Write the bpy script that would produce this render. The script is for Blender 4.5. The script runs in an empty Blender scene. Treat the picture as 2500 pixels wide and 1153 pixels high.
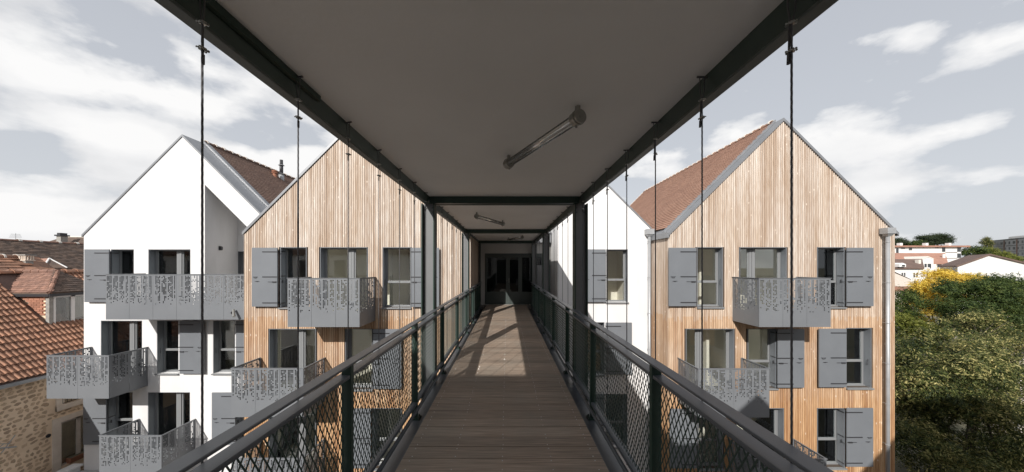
import bpy, math, random
from mathutils import Vector, Matrix
random.seed(7)
R = random.random
U = random.uniform
SC = bpy.context.scene
COL = SC.collection
EZ = 10.0            # eye height in metres; helper coordinates below are relative to the eye, z0 = EZ
F = 800.0            # focal length in pixels of the 2500 px wide photograph
# ------------------------------------------------------------------ camera
cd = bpy.data.cameras.new("camera"); cam = bpy.data.objects.new("camera", cd); COL.objects.link(cam)
cd.sensor_width = 36.0; cd.lens = 36.0 * F / 2500.0
cam.location = (0, 0, EZ); cam.rotation_euler = (math.radians(90), 0, 0)
cd.shift_x = (1250 - 1238) / 2500.0; cd.shift_y = (650 - 576.5) / 2500.0
cd.clip_start = 0.05; cd.clip_end = 3000
SC.camera = cam
# ------------------------------------------------------------------ light
SUN = Vector((0.372, 1.0, -0.62)).normalized()
sd = bpy.data.lights.new("sun", 'SUN'); sd.energy = 5.0; sd.angle = math.radians(0.5); sd.color = (1.0, 0.955, 0.90)
so = bpy.data.objects.new("sun", sd); COL.objects.link(so); so.location = (-20, -40, 40)
so.rotation_euler = SUN.to_track_quat('-Z', 'Y').to_euler()
W = bpy.data.worlds.new("World"); SC.world = W; W.use_nodes = True
W.cycles.sampling_method = 'MANUAL'; W.cycles.sample_map_resolution = 256
nt = W.node_tree; nt.nodes.clear(); L = nt.links
def N(t, **k):
    n = nt.nodes.new(t)
    for a, b in k.items(): setattr(n, a, b)
    return n
def mth(op, a, b=None, clamp=False):
    n = N('ShaderNodeMath', operation=op); n.use_clamp = clamp
    for i, v in enumerate((a, b)):
        if v is None: continue
        if isinstance(v, (int, float)): n.inputs[i].default_value = v
        else: L.new(v, n.inputs[i])
    return n.outputs[0]
def ramp(x, pts):
    n = N('ShaderNodeValToRGB'); e = n.color_ramp.elements
    while len(e) > len(pts): e.remove(e[-1])
    while len(e) < len(pts): e.new(0.5)
    for i, (p, c) in enumerate(pts):
        e[i].position = p; e[i].color = (c, c, c, 1) if isinstance(c, (int, float)) else (*c, 1)
    L.new(x, n.inputs[0]); return n.outputs[0]
def mixc(f, a, b, bt='MIX'):
    n = N('ShaderNodeMix', data_type='RGBA', blend_type=bt)
    for s, v in ((n.inputs[0], f), (n.inputs[6], a), (n.inputs[7], b)):
        if isinstance(v, (int, float)): s.default_value = v
        elif isinstance(v, tuple): s.default_value = (*v, 1)
        else: L.new(v, s)
    return n.outputs[2]
sky = N('ShaderNodeTexSky', sky_type='NISHITA'); sky.sun_disc = False
sky.sun_elevation = math.asin(-SUN.z); sky.sun_rotation = math.atan2(-SUN.x, -SUN.y)
sky.air_density = 1.0; sky.dust_density = 2.0
tc = N('ShaderNodeTexCoord'); sep = N('ShaderNodeSeparateXYZ'); L.new(tc.outputs['Generated'], sep.inputs[0])
zc = mth('ADD', mth('MAXIMUM', sep.outputs[2], 0.0), 0.22)
px = mth('DIVIDE', sep.outputs[0], zc); py = mth('DIVIDE', sep.outputs[1], zc)
cv = N('ShaderNodeCombineXYZ'); L.new(px, cv.inputs[0]); L.new(py, cv.inputs[1]); L.new(sep.outputs[2], cv.inputs[2])
def noise(scale, det, rough, loc, dist=0.0, vec=None):
    mp = N('ShaderNodeMapping'); mp.inputs['Location'].default_value = loc; L.new(vec or cv.outputs[0], mp.inputs[0])
    n = N('ShaderNodeTexNoise'); n.inputs['Scale'].default_value = scale; n.inputs['Detail'].default_value = det
    n.inputs['Roughness'].default_value = rough; n.inputs['Distortion'].default_value = dist
    L.new(mp.outputs[0], n.inputs['Vector']); return n.outputs[0]
SKYLOC = (0.4, 5.2, 1.0)
def density(dz):
    cq = N('ShaderNodeCombineXYZ'); L.new(sep.outputs[0], cq.inputs[0]); L.new(sep.outputs[1], cq.inputs[1]); L.new(mth('MULTIPLY', mth('ADD', sep.outputs[2], dz), 2.1), cq.inputs[2])
    big = noise(1.15, 2, 0.5, SKYLOC, vec=cq.outputs[0]); fine = noise(3.4, 10, 0.58, (9.3, 2.2, 0), 0.0, vec=cq.outputs[0])
    wob = N('ShaderNodeVectorMath', operation='ADD'); L.new(cq.outputs[0], wob.inputs[0])
    wn = N('ShaderNodeTexNoise'); wn.inputs['Scale'].default_value = 6.0; wn.inputs['Detail'].default_value = 4; L.new(cq.outputs[0], wn.inputs['Vector'])
    ws = N('ShaderNodeVectorMath', operation='SCALE'); ws.inputs['Scale'].default_value = 0.16; L.new(wn.outputs['Color'], ws.inputs[0]); L.new(ws.outputs[0], wob.inputs[1])
    v = N('ShaderNodeTexVoronoi', feature='SMOOTH_F1'); v.inputs['Scale'].default_value = 5.5; v.inputs['Detail'].default_value = 1; v.inputs['Roughness'].default_value = 0.5; v.inputs['Smoothness'].default_value = 0.6
    L.new(wob.outputs[0], v.inputs['Vector'])
    d = mth('ADD', mth('MULTIPLY', big, 0.70), mth('MULTIPLY', fine, 0.38))
    d = mth('ADD', d, mth('MULTIPLY', v.outputs['Distance'], -0.17))
    return mth('ADD', mth('ADD', d, mth('MULTIPLY', mth('MULTIPLY', sep.outputs[0], sep.outputs[2]), -0.30)), mth('ADD', mth('MULTIPLY', sep.outputs[0], -0.022), 0.030))
dens = density(0.0); densu = density(0.055)
lowb = ramp(sep.outputs[2], [(0.0, 1.0), (0.25, 0.45), (0.7, 0.1)])
dens2 = mth('ADD', dens, mth('MULTIPLY', lowb, 0.03))
mask = ramp(dens2, [(0.458, 0.0), (0.482, 0.6), (0.515, 1.0)])
lit = mth('ADD', mth('MULTIPLY', mth('SUBTRACT', dens, densu), 3.2), 0.55, True)
ccol = ramp(lit, [(0.15, (7.1, 7.15, 7.3)), (0.5, (8.4, 8.42, 8.5)), (0.8, (9.5, 9.45, 9.4))])
hs = N('ShaderNodeHueSaturation'); hs.inputs['Saturation'].default_value = 0.55; hs.inputs['Value'].default_value = 0.9
L.new(sky.outputs[0], hs.inputs['Color'])
pale = ramp(sep.outputs[2], [(0.0, (7.0, 7.3, 7.7)), (0.3, (5.6, 5.95, 6.5)), (0.8, (4.3, 4.6, 5.4))])
base = mixc(0.78, hs.outputs[0], pale)
skyc = mixc(mask, base, ccol)
veil = mixc(0.15, skyc, (8.0, 8.0, 8.1))
bg = N('ShaderNodeBackground'); bg.inputs['Strength'].default_value = 0.105; L.new(veil, bg.inputs['Color'])
wo = N('ShaderNodeOutputWorld'); L.new(bg.outputs[0], wo.inputs[0])
SC.view_settings.view_transform = 'Standard'; SC.view_settings.look = 'None'
SC.view_settings.exposure = 0.0; SC.view_settings.gamma = 1.0; SC.view_settings.use_curve_mapping = False
# ------------------------------------------------------------------ materials
def mat(name, col, rough=0.6, metal=0.0, var=None, vscale=3.0, bump=0.0, bscale=60.0, island=0.0, spec=0.5, stretch=(1, 1, 1), coat=0.0):
    """principled material; var = second colour mixed in by noise, island = brightness change per loose piece"""
    global nt, L
    m = bpy.data.materials.new(name); m.use_nodes = True; nt = m.node_tree; L = nt.links
    b = nt.nodes['Principled BSDF']
    b.inputs['Roughness'].default_value = rough; b.inputs['Metallic'].default_value = metal
    b.inputs['Specular IOR Level'].default_value = spec; b.inputs['Coat Weight'].default_value = coat
    t = N('ShaderNodeTexCoord'); mp = N('ShaderNodeMapping'); mp.inputs['Scale'].default_value = stretch
    L.new(t.outputs['Object'], mp.inputs[0])
    c = tuple(col)
    if var is not None:
        n = N('ShaderNodeTexNoise'); n.inputs['Scale'].default_value = vscale; n.inputs['Detail'].default_value = 6; n.inputs['Roughness'].default_value = 0.6
        L.new(mp.outputs[0], n.inputs['Vector'])
        c = mixc(ramp(n.outputs[0], [(0.35, 0.0), (0.65, 1.0)]), tuple(col), tuple(var))
    if island:
        g = N('ShaderNodeNewGeometry'); oi = N('ShaderNodeObjectInfo')
        r = mth('FRACT', mth('ADD', g.outputs['Random Per Island'], mth('MULTIPLY', oi.outputs['Random'], 7.31)))
        h = N('ShaderNodeHueSaturation'); L.new(mth('ADD', mth('MULTIPLY', r, island), 1 - island / 2), h.inputs['Value'])
        h.inputs['Saturation'].default_value = 1.0
        if isinstance(c, tuple): h.inputs['Color'].default_value = (*c, 1)
        else: L.new(c, h.inputs['Color'])
        c = h.outputs[0]
    if isinstance(c, tuple): b.inputs['Base Color'].default_value = (*c, 1)
    else: L.new(c, b.inputs['Base Color'])
    if bump:
        n = N('ShaderNodeTexNoise'); n.inputs['Scale'].default_value = bscale; n.inputs['Detail'].default_value = 5
        L.new(mp.outputs[0], n.inputs['Vector'])
        bp = N('ShaderNodeBump'); bp.inputs['Strength'].default_value = bump; bp.inputs['Distance'].default_value = 0.01
        L.new(n.outputs[0], bp.inputs['Height']); L.new(bp.outputs[0], b.inputs['Normal'])
    return m
M = {}
M['steel'] = mat('steel_paint_shaded', (0.017, 0.042, 0.031), 0.45, var=(0.014, 0.034, 0.026), vscale=1.5, bump=0.08, bscale=40)  # bridge paint darkened and greened, its shade put into the colour
M['rail'] = mat('rail_paint', (0.078, 0.086, 0.096), 0.42, var=(0.066, 0.073, 0.082), vscale=4, bump=0.05, bscale=90)
M['flange'] = mat('beam_flange_paint_lit', (0.10, 0.118, 0.112), 0.5, var=(0.085, 0.10, 0.095), vscale=3)  # same bridge paint made lighter, as if light fell on the flange
M['column'] = mat('column_paint_lit', (0.17, 0.176, 0.18), 0.5, var=(0.15, 0.156, 0.16), vscale=3)  # same bridge paint again, the sunlit tone of the web painted in
M['grey'] = mat('grey_lacquer', (0.165, 0.178, 0.195), 0.5, var=(0.150, 0.162, 0.178), vscale=1.3)
M['panelgrey'] = mat('balcony_grey', (0.175, 0.186, 0.20), 0.48, var=(0.158, 0.168, 0.182), vscale=1.0)
M['frame'] = mat('window_grey', (0.215, 0.222, 0.228), 0.4)
M['zinc'] = mat('zinc_sheet', (0.26, 0.27, 0.285), 0.42, metal=0.35, var=(0.22, 0.23, 0.245), vscale=2.5)
M['pipe'] = mat('downpipe_zinc', (0.40, 0.41, 0.42), 0.4, metal=0.25, var=(0.33, 0.34, 0.35), vscale=2.5)
M['iron'] = mat('black_iron', (0.03, 0.03, 0.034), 0.5)
M['ceiling'] = mat('ceiling_board', (0.86, 0.85, 0.835), 0.8, var=(0.80, 0.79, 0.775), vscale=0.6, bump=0.1, bscale=30)
M['white'] = mat('white_render', (0.74, 0.735, 0.735), 0.85, var=(0.665, 0.66, 0.655), vscale=1.6, stretch=(1, 1, 0.25), bump=0.25, bscale=70)
M['shadewhite'] = mat('white_render_shaded', (0.50, 0.49, 0.475), 0.85, var=(0.46, 0.45, 0.44), vscale=0.7, bump=0.25, bscale=70)  # white render in a darker copy, shade painted into the colour
M['membrane'] = mat('dark_backing', (0.075, 0.055, 0.042), 0.9)
M['room'] = mat('room_plaster', (0.82, 0.80, 0.73), 0.9, var=(0.76, 0.74, 0.68), vscale=0.8)
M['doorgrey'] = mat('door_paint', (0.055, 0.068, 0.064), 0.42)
M['tilebrown'] = mat('brown_plain_tile', (0.20, 0.125, 0.092), 0.85, var=(0.17, 0.10, 0.075), vscale=1.5, island=0.22)
M['tileorange'] = mat('orange_plain_tile', (0.35, 0.205, 0.145), 0.85, var=(0.30, 0.17, 0.12), vscale=1.5, island=0.15)
M['pantile'] = mat('red_pantile', (0.40, 0.205, 0.125), 0.75, var=(0.22, 0.12, 0.08), vscale=2.2, island=0.5, bump=0.3, bscale=30)
M['oldtile'] = mat('weathered_tile', (0.155, 0.105, 0.078), 0.9, var=(0.095, 0.07, 0.058), vscale=2.0, island=0.7, bump=0.3, bscale=20)
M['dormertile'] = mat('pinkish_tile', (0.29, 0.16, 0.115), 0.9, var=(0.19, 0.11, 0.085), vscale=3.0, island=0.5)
M['farred'] = mat('far_red_tile', (0.36, 0.19, 0.135), 0.9, var=(0.28, 0.15, 0.11), vscale=0.8, island=0.3)
M['farbrown'] = mat('far_brown_tile', (0.16, 0.105, 0.085), 0.9, var=(0.12, 0.08, 0.066), vscale=0.8, island=0.3)
M['mortar'] = mat('white_mortar', (0.66, 0.62, 0.56), 0.9)
M['lime'] = mat('lime_mortar', (0.90, 0.71, 0.52), 0.95, var=(0.76, 0.58, 0.41), vscale=1.6, bump=0.6, bscale=18)
M['stone'] = mat('rubble_stone', (0.66, 0.49, 0.34), 0.95, var=(0.42, 0.30, 0.20), vscale=5, bump=0.7, bscale=22, island=0.4)
M['dressed'] = mat('dressed_stone', (0.82, 0.72, 0.62), 0.9, var=(0.72, 0.62, 0.52), vscale=4, bump=0.3, bscale=30)
M['brick'] = mat('pink_brick', (0.40, 0.19, 0.12), 0.9, var=(0.32, 0.15, 0.10), vscale=6, island=0.4)
M['cream'] = mat('cream_wood', (0.62, 0.56, 0.50), 0.7, var=(0.54, 0.48, 0.42), vscale=5)
M['concrete'] = mat('concrete', (0.36, 0.345, 0.32), 0.9, var=(0.25, 0.24, 0.22), vscale=6, bump=0.4, bscale=30)
M['farwhite'] = mat('far_white_wall', (0.74, 0.73, 0.72), 0.9, var=(0.70, 0.69, 0.67), vscale=0.3)
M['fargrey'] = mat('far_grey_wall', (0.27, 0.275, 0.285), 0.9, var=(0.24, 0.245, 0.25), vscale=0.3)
M['fardark'] = mat('far_window', (0.05, 0.055, 0.06), 0.3)
M['bark'] = mat('bark', (0.10, 0.08, 0.062), 0.95, var=(0.06, 0.05, 0.04), vscale=8, bump=0.8, bscale=20)
M['ground'] = mat('ground_earth', (0.10, 0.105, 0.07), 0.95, var=(0.16, 0.14, 0.10), vscale=0.15, bump=0.5, bscale=4)
M['paving'] = mat('paving', (0.20, 0.195, 0.19), 0.9, var=(0.15, 0.148, 0.145), vscale=0.8, bump=0.3, bscale=12)
M['screw'] = mat('screw_steel', (0.55, 0.54, 0.52), 0.3, metal=0.8)
M['chrome'] = mat('lamp_steel', (0.34, 0.34, 0.32), 0.28, metal=0.85)
M['terracotta'] = mat('terracotta', (0.38, 0.17, 0.10), 0.8, var=(0.3, 0.13, 0.08), vscale=10)
M['curtain'] = mat('net_curtain', (0.46, 0.45, 0.44), 0.9, var=(0.30, 0.30, 0.30), vscale=4, stretch=(1, 6, 0.4))
M['blind'] = mat('beige_blind', (0.62, 0.54, 0.40), 0.9, var=(0.40, 0.35, 0.27), vscale=3, stretch=(1, 1, 0.5))
M['rope'] = mat('steel_rope', (0.075, 0.075, 0.08), 0.6)
def glassmat(name, tint, refl, rough=0.02, base=0.0):
    global nt, L
    m = bpy.data.materials.new(name); m.use_nodes = True; nt = m.node_tree; L = nt.links; nt.nodes.clear()
    tr = N('ShaderNodeBsdfTransparent'); tr.inputs[0].default_value = (*tint, 1)
    gl = N('ShaderNodeBsdfGlossy'); gl.inputs['Roughness'].default_value = rough; gl.inputs[0].default_value = (0.9, 0.93, 0.95, 1)
    fr = N('ShaderNodeFresnel'); fr.inputs[0].default_value = refl
    mx = N('ShaderNodeMixShader'); L.new(mth('ADD', fr.outputs[0], base, True), mx.inputs[0]); L.new(tr.outputs[0], mx.inputs[1]); L.new(gl.outputs[0], mx.inputs[2])
    o = N('ShaderNodeOutputMaterial'); L.new(mx.outputs[0], o.inputs[0]); return m
M['glass'] = glassmat('window_glass', (0.97, 0.975, 0.955), 1.5, base=0.05)
M['doorglass'] = glassmat('door_glass', (0.30, 0.33, 0.31), 1.6)
M['lampmetal'] = mat('lamp_reflector_tube', (0.9, 0.9, 0.88), 0.22, metal=0.75)
M['tube'] = glassmat('lamp_glass', (0.995, 0.995, 0.995), 1.14, 0.15)
def slatmat():
    global nt, L
    m = bpy.data.materials.new('larch_slats'); m.use_nodes = True; nt = m.node_tree; L = nt.links
    b = nt.nodes['Principled BSDF']; b.inputs['Roughness'].default_value = 0.75
    t = N('ShaderNodeTexCoord'); s = N('ShaderNodeSeparateXYZ'); L.new(t.outputs['Object'], s.inputs[0])
    g = N('ShaderNodeNewGeometry')
    r = g.outputs['Random Per Island']
    # weathered (pale, pinkish) high on the gable, fresher orange boards below the sills
    hgt = ramp(mth('MULTIPLY', mth('ADD', s.outputs[2], mth('MULTIPLY', mth('SUBTRACT', r, 0.5), 0.8)), 0.0667), [(0.30, 0.0), (0.66, 1.0)])
    lo = ramp(r, [(0.0, (0.50, 0.30, 0.155)), (0.35, (0.62, 0.40, 0.22)), (0.7, (0.72, 0.50, 0.30)), (1.0, (0.45, 0.25, 0.125))])
    # boards just below each row of sills stay fresher
    fr_ = mth('FRACT', mth('DIVIDE', mth('ADD', s.outputs[2], 0.05), 2.745))
    prot = ramp(mth('ADD', fr_, mth('MULTIPLY', mth('SUBTRACT', r, 0.5), 0.12)), [(0.60, 0.0), (0.74, 0.45), (0.98, 0.55), (1.0, 0.0)])
    hgt = mth('MULTIPLY', hgt, mth('SUBTRACT', 1.0, mth('MULTIPLY', prot, ramp(mth('MULTIPLY', s.outputs[2], 0.1), [(0.86, 1.0), (0.88, 0.0)]))))
    hi = ramp(r, [(0.0, (0.54, 0.455, 0.385)), (0.3, (0.67, 0.60, 0.53)), (0.65, (0.76, 0.70, 0.635)), (1.0, (0.49, 0.40, 0.33))])
    c = mixc(hgt, lo, hi)
    mp = N('ShaderNodeMapping'); mp.inputs['Scale'].default_value = (14, 14, 1.1); L.new(t.outputs['Object'], mp.inputs[0])
    n = N('ShaderNodeTexNoise'); n.inputs['Scale'].default_value = 2.2; n.inputs['Detail'].default_value = 7; L.new(mp.outputs[0], n.inputs['Vector'])
    c = mixc(ramp(n.outputs[0], [(0.35, 0.6), (0.7, 0.0)]), c, (0.62, 0.48, 0.36), 'MULTIPLY')
    mw = N('ShaderNodeMapping'); mw.inputs['Scale'].default_value = (1.6, 1.6, 0.16); L.new(t.outputs['Object'], mw.inputs[0])
    nw = N('ShaderNodeTexNoise'); nw.inputs['Scale'].default_value = 1.6; nw.inputs['Detail'].default_value = 5; L.new(mw.outputs[0], nw.inputs['Vector'])
    c = mixc(ramp(nw.outputs[0], [(0.42, 0.0), (0.62, 0.65)]), c, (0.76, 0.66, 0.56), 'MULTIPLY')
    mk = N('ShaderNodeMapping'); mk.inputs['Scale'].default_value = (1, 1, 0.45); L.new(t.outputs['Object'], mk.inputs[0])
    v = N('ShaderNodeTexVoronoi'); v.inputs['Scale'].default_value = 6.0; L.new(mk.outputs[0], v.inputs['Vector'])
    c = mixc(ramp(v.outputs['Distance'], [(0.07, 0.6), (0.13, 0.0)]), c, (0.90, 0.80, 0.68))
    L.new(c, b.inputs['Base Color']); return m
M['slat'] = slatmat()
def deckmat():
    global nt, L
    m = bpy.data.materials.new('deck_timber'); m.use_nodes = True; nt = m.node_tree; L = nt.links
    b = nt.nodes['Principled BSDF']; b.inputs['Roughness'].default_value = 0.55
    t = N('ShaderNodeTexCoord'); oi = N('ShaderNodeObjectInfo')
    mp = N('ShaderNodeMapping'); mp.inputs['Scale'].default_value = (1.2, 30, 1)
    ad = N('ShaderNodeVectorMath', operation='ADD'); L.new(t.outputs['Object'], ad.inputs[0]); L.new(oi.outputs['Location'], ad.inputs[1])
    L.new(ad.outputs[0], mp.inputs[0])
    n = N('ShaderNodeTexNoise'); n.inputs['Scale'].default_value = 2.5; n.inputs['Detail'].default_value = 7; L.new(mp.outputs[0], n.inputs['Vector'])
    n2 = N('ShaderNodeTexNoise'); n2.inputs['Scale'].default_value = 1.7; n2.inputs['Detail'].default_value = 5; L.new(ad.outputs[0], n2.inputs['Vector'])
    c = ramp(n.outputs[0], [(0.3, (0.180, 0.136, 0.103)), (0.55, (0.290, 0.222, 0.170)), (0.75, (0.40, 0.312, 0.245))])
    c = mixc(ramp(n2.outputs[0], [(0.4, 0.0), (0.7, 0.55)]), c, (0.205, 0.185, 0.155))
    h = N('ShaderNodeHueSaturation'); L.new(mth('ADD', mth('MULTIPLY', oi.outputs['Random'], 0.35), 0.82), h.inputs['Value']); L.new(c, h.inputs['Color'])
    L.new(h.outputs[0], b.inputs['Base Color'])
    bp = N('ShaderNodeBump'); bp.inputs['Strength'].default_value = 0.25; bp.inputs['Distance'].default_value = 0.004; L.new(n.outputs[0], bp.inputs['Height']); L.new(bp.outputs[0], b.inputs['Normal'])
    return m
M['deck'] = deckmat()
def leafmat(name, c1, c2, c3, trans=0.35):
    global nt, L
    m = bpy.data.materials.new(name); m.use_nodes = True; nt = m.node_tree; L = nt.links; nt.nodes.clear()
    g = N('ShaderNodeNewGeometry'); t = N('ShaderNodeTexCoord')
    n = N('ShaderNodeTexNoise'); n.inputs['Scale'].default_value = 0.9; n.inputs['Detail'].default_value = 3; L.new(t.outputs['Object'], n.inputs['Vector'])
    f = mth('ADD', mth('MULTIPLY', g.outputs['Random Per Island'], 0.42), mth('MULTIPLY', mth('SUBTRACT', n.outputs[0], 0.22), 1.0))
    c = ramp(f, [(0.25, c1), (0.55, c2), (0.86, c3)])
    d = N('ShaderNodeBsdfPrincipled'); d.inputs['Roughness'].default_value = 0.55; d.inputs['Specular IOR Level'].default_value = 0.25; L.new(c, d.inputs['Base Color'])
    tl = N('ShaderNodeBsdfTranslucent'); L.new(c, tl.inputs[0])
    mx = N('ShaderNodeMixShader'); mx.inputs[0].default_value = trans; L.new(d.outputs[0], mx.inputs[1]); L.new(tl.outputs[0], mx.inputs[2])
    o = N('ShaderNodeOutputMaterial'); L.new(mx.outputs[0], o.inputs[0]); return m
M['leafbig'] = leafmat('olive_leaves', (0.016, 0.03, 0.011), (0.10, 0.12, 0.032), (0.66, 0.57, 0.24), 0.25)  # tone range stretched to paint sunlit highlights and shaded gaps into the leaves
M['leafdark'] = leafmat('dark_leaves', (0.02, 0.04, 0.012), (0.065, 0.10, 0.025), (0.19, 0.22, 0.06))
M['leafyellow'] = leafmat('yellow_leaves', (0.45, 0.33, 0.04), (0.80, 0.60, 0.10), (0.92, 0.76, 0.22), 0.45)
M['leafgreen'] = leafmat('light_green_leaves', (0.08, 0.10, 0.02), (0.17, 0.19, 0.035), (0.26, 0.26, 0.06))
M['needles'] = leafmat('pine_needles', (0.015, 0.028, 0.014), (0.03, 0.045, 0.02), (0.06, 0.075, 0.03), 0.1)
# ------------------------------------------------------------------ helpers
ROOTLOC = {}
def wl(o):
    return ROOTLOC.get(o.name, Vector((0, 0, 0)))
def thing(name, label, cat, loc, group=None):
    o = bpy.data.objects.new(name, None); COL.objects.link(o); o.location = (loc[0], loc[1], loc[2] + EZ)
    o.empty_display_size = 0.3
    o['label'] = label; o['category'] = cat
    if group: o['group'] = group
    ROOTLOC[o.name] = Vector(loc); return o
class B:
    """collects shapes in eye-relative world coordinates, links them as one mesh"""
    def __init__(s): s.v = []; s.f = []; s.sm = False
    def poly(s, pts):
        n = len(s.v); s.v += [tuple(p) for p in pts]; s.f.append(tuple(range(n, n + len(pts)))); return s
    def box(s, x0, x1, y0, y1, z0, z1):
        if x0 > x1: x0, x1 = x1, x0
        if y0 > y1: y0, y1 = y1, y0
        if z0 > z1: z0, z1 = z1, z0
        n = len(s.v)
        s.v += [(x, y, z) for z in (z0, z1) for y in (y0, y1) for x in (x0, x1)]
        s.f += [(n, n+2, n+3, n+1), (n+4, n+5, n+7, n+6), (n, n+1, n+5, n+4), (n+2, n+6, n+7, n+3), (n, n+4, n+6, n+2), (n+1, n+3, n+7, n+5)]
        return s
    def obox(s, O, u, v, w, lu, lv, lw):
        """oriented box: corner O, axes u v w with lengths"""
        O = Vector(O); u = Vector(u) * lu; v = Vector(v) * lv; w = Vector(w) * lw; n = len(s.v)
        s.v += [tuple(O + u * a + v * b + w * c) for c in (0, 1) for b in (0, 1) for a in (0, 1)]
        s.f += [(n, n+2, n+3, n+1), (n+4, n+5, n+7, n+6), (n, n+1, n+5, n+4), (n+2, n+6, n+7, n+3), (n, n+4, n+6, n+2), (n+1, n+3, n+7, n+5)]
        return s
    def prism(s, pts, d):
        """polygon pts extruded by vector d"""
        n = len(s.v); k = len(pts); d = Vector(d)
        s.v += [tuple(p) for p in pts] + [tuple(Vector(p) + d) for p in pts]
        s.f.append(tuple(range(n, n + k))); s.f.append(tuple(range(n + 2*k - 1, n + k - 1, -1)))
        for i in range(k):
            j = (i + 1) % k; s.f.append((n + i, n + k + i, n + k + j, n + j))
        return s
    def tube(s, a, b, r, k=8, r2=None, caps=True):
        a = Vector(a); b = Vector(b); r2 = r if r2 is None else r2
        d = (b - a).normalized(); q = d.orthogonal().normalized(); w = d.cross(q); n = len(s.v)
        for c, rr in ((a, r), (b, r2)):
            for i in range(k):
                t = 2 * math.pi * i / k; s.v.append(tuple(c + (q * math.cos(t) + w * math.sin(t)) * rr))
        for i in range(k):
            j = (i + 1) % k; s.f.append((n + i, n + j, n + k + j, n + k + i))
        if caps: s.f.append(tuple(range(n + k - 1, n - 1, -1))); s.f.append(tuple(range(n + k, n + 2*k)))
        return s
    def path(s, pts, r, k=6):
        for a, b in zip(pts[:-1], pts[1:]): s.tube(a, b, r, k)
        return s
    def mesh(s, name, m, off=Vector((0, 0, 0)), smooth=False):
        me = bpy.data.meshes.new(name)
        me.from_pydata([(x - off[0], y - off[1], z - off[2]) for x, y, z in s.v], [], s.f); me.update()
        for mm in (m if isinstance(m, (list, tuple)) else [m]): me.materials.append(mm)
        if smooth:
            for p in me.polygons: p.use_smooth = True
        return me
    def part(s, name, m, parent, root=None, kind=None, smooth=False, label=None):
        """a part (or sub-part) under parent; root = the top-level thing"""
        root = root or parent; off = wl(root)
        o = bpy.data.objects.new(name, s.mesh(name, m, off, smooth)); COL.objects.link(o); o.parent = parent
        if kind: o['kind'] = kind
        if label: o['label'] = label
        return o
    def top(s, name, m, loc, label=None, cat=None, kind=None, group=None, smooth=False):
        o = bpy.data.objects.new(name, s.mesh(name, m, Vector(loc), smooth)); COL.objects.link(o); o.location = (loc[0], loc[1], loc[2] + EZ)
        for k, v in (('label', label), ('category', cat), ('kind', kind), ('group', group)):
            if v: o[k] = v
        ROOTLOC[o.name] = Vector(loc); return o
def inst(name, me, parent, loc, root, rot=None, scale=None):
    o = bpy.data.objects.new(name, me); COL.objects.link(o); o.parent = parent
    o.location = Vector(loc) - wl(root)
    if rot is not None: o.rotation_euler = rot
    if scale is not None: o.scale = scale
    return o
def bevel(o, w=0.004, seg=1):
    md = o.modifiers.new('bevel', 'BEVEL'); md.width = w; md.segments = seg; md.limit_method = 'ANGLE'; return o
ORD = ['nearest', 'second', 'third', 'fourth', 'fifth', 'sixth', 'seventh', 'eighth', 'ninth', 'tenth', 'eleventh', 'twelfth', 'thirteenth', 'fourteenth', 'fifteenth', 'sixteenth', 'seventeenth', 'eighteenth', 'nineteenth', 'twentieth', 'twenty-first', 'twenty-second', 'farthest']
GZ = -9.9
# ------------------------------------------------------------------ setting
B().poly([(-1500, -1500, GZ), (1500, -1500, GZ), (1500, 1500, GZ), (-1500, 1500, GZ)]).top('ground', M['ground'], (0, 0, GZ), kind='structure')
B().box(-16, 14, -3.0, 14.2, GZ - 0.2, GZ + 0.06).top('courtyard_paving', M['paving'], (0, 5, GZ), kind='structure')
# ================================================================== footbridge
XC = -0.04; DK = -1.68
D1, D2, D3 = 5.16, 9.76, 14.1
Y0, Y1 = -3.0, 14.36
fb = thing('footbridge', 'covered steel footbridge with timber deck leading straight to the glazed doors', 'footbridge', (XC, 5, GZ))
# deck boards, one object each
BP = 0.189; bw = BP - 0.007
g = B()
for k in range(11):                      # grooved top: ribs along the board
    y = -bw/2 + k * (bw / 11); g.box(-0.874, 0.874, y + 0.0012, y + bw / 11 - 0.0022, -0.004, 0.0)
g.box(-0.874, 0.874, -bw/2, bw/2, -0.034, -0.004)
bm = g.mesh('deck_board', M['deck'])
nb = int((Y1 - Y0) / BP)
scr = B()
for i in range(nb):
    y = Y0 + BP * (i + 0.5)
    inst('deck_board', bm, fb, (XC, y, DK + U(-0.0015, 0.0015)), fb, rot=(0, 0, U(-0.0008, 0.0008)))
    if y < 11:
        for sx in (-0.80, -0.42, 0.0, 0.42, 0.80):
            for dy in (-0.062, 0.062):
                if R() < 0.12: continue
                scr.tube((XC + sx + U(-.006, .006), y + dy + U(-.004, .004), DK - 0.003), (XC + sx, y + dy, DK + 0.0025), 0.0048, 6)
scr.part('screws', M['screw'], fb, kind='stuff')
for s in (-1, 1):                          # edge girders the railing posts stand on
    g = B(); xo = XC + s * 1.13; xi = XC + s * 0.80
    g.box(xi, xo, Y0, Y1, DK - 0.205, DK - 0.19)
    g.box(XC + s * 0.93, XC + s * 0.945, Y0, Y1, DK - 0.45, DK - 0.205)
    g.box(xi, xo, Y0, Y1, DK - 0.465, DK - 0.45)
    bevel(g.part('edge_girder', M['rail'], fb))
    B().box(XC + s * 0.876, XC + s * 0.886, Y0, Y1, DK - 0.19, DK - 0.006).part('deck_edge_strip', M['rail'], fb)
for i in range(int((Y1 - Y0) / 1.2)):
    y = Y0 + 0.6 + 1.2 * i
    B().box(XC - 0.92, XC + 0.92, y - 0.05, y + 0.05, DK - 0.36, DK - 0.24).part('floor_joist', M['steel'], fb)
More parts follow.
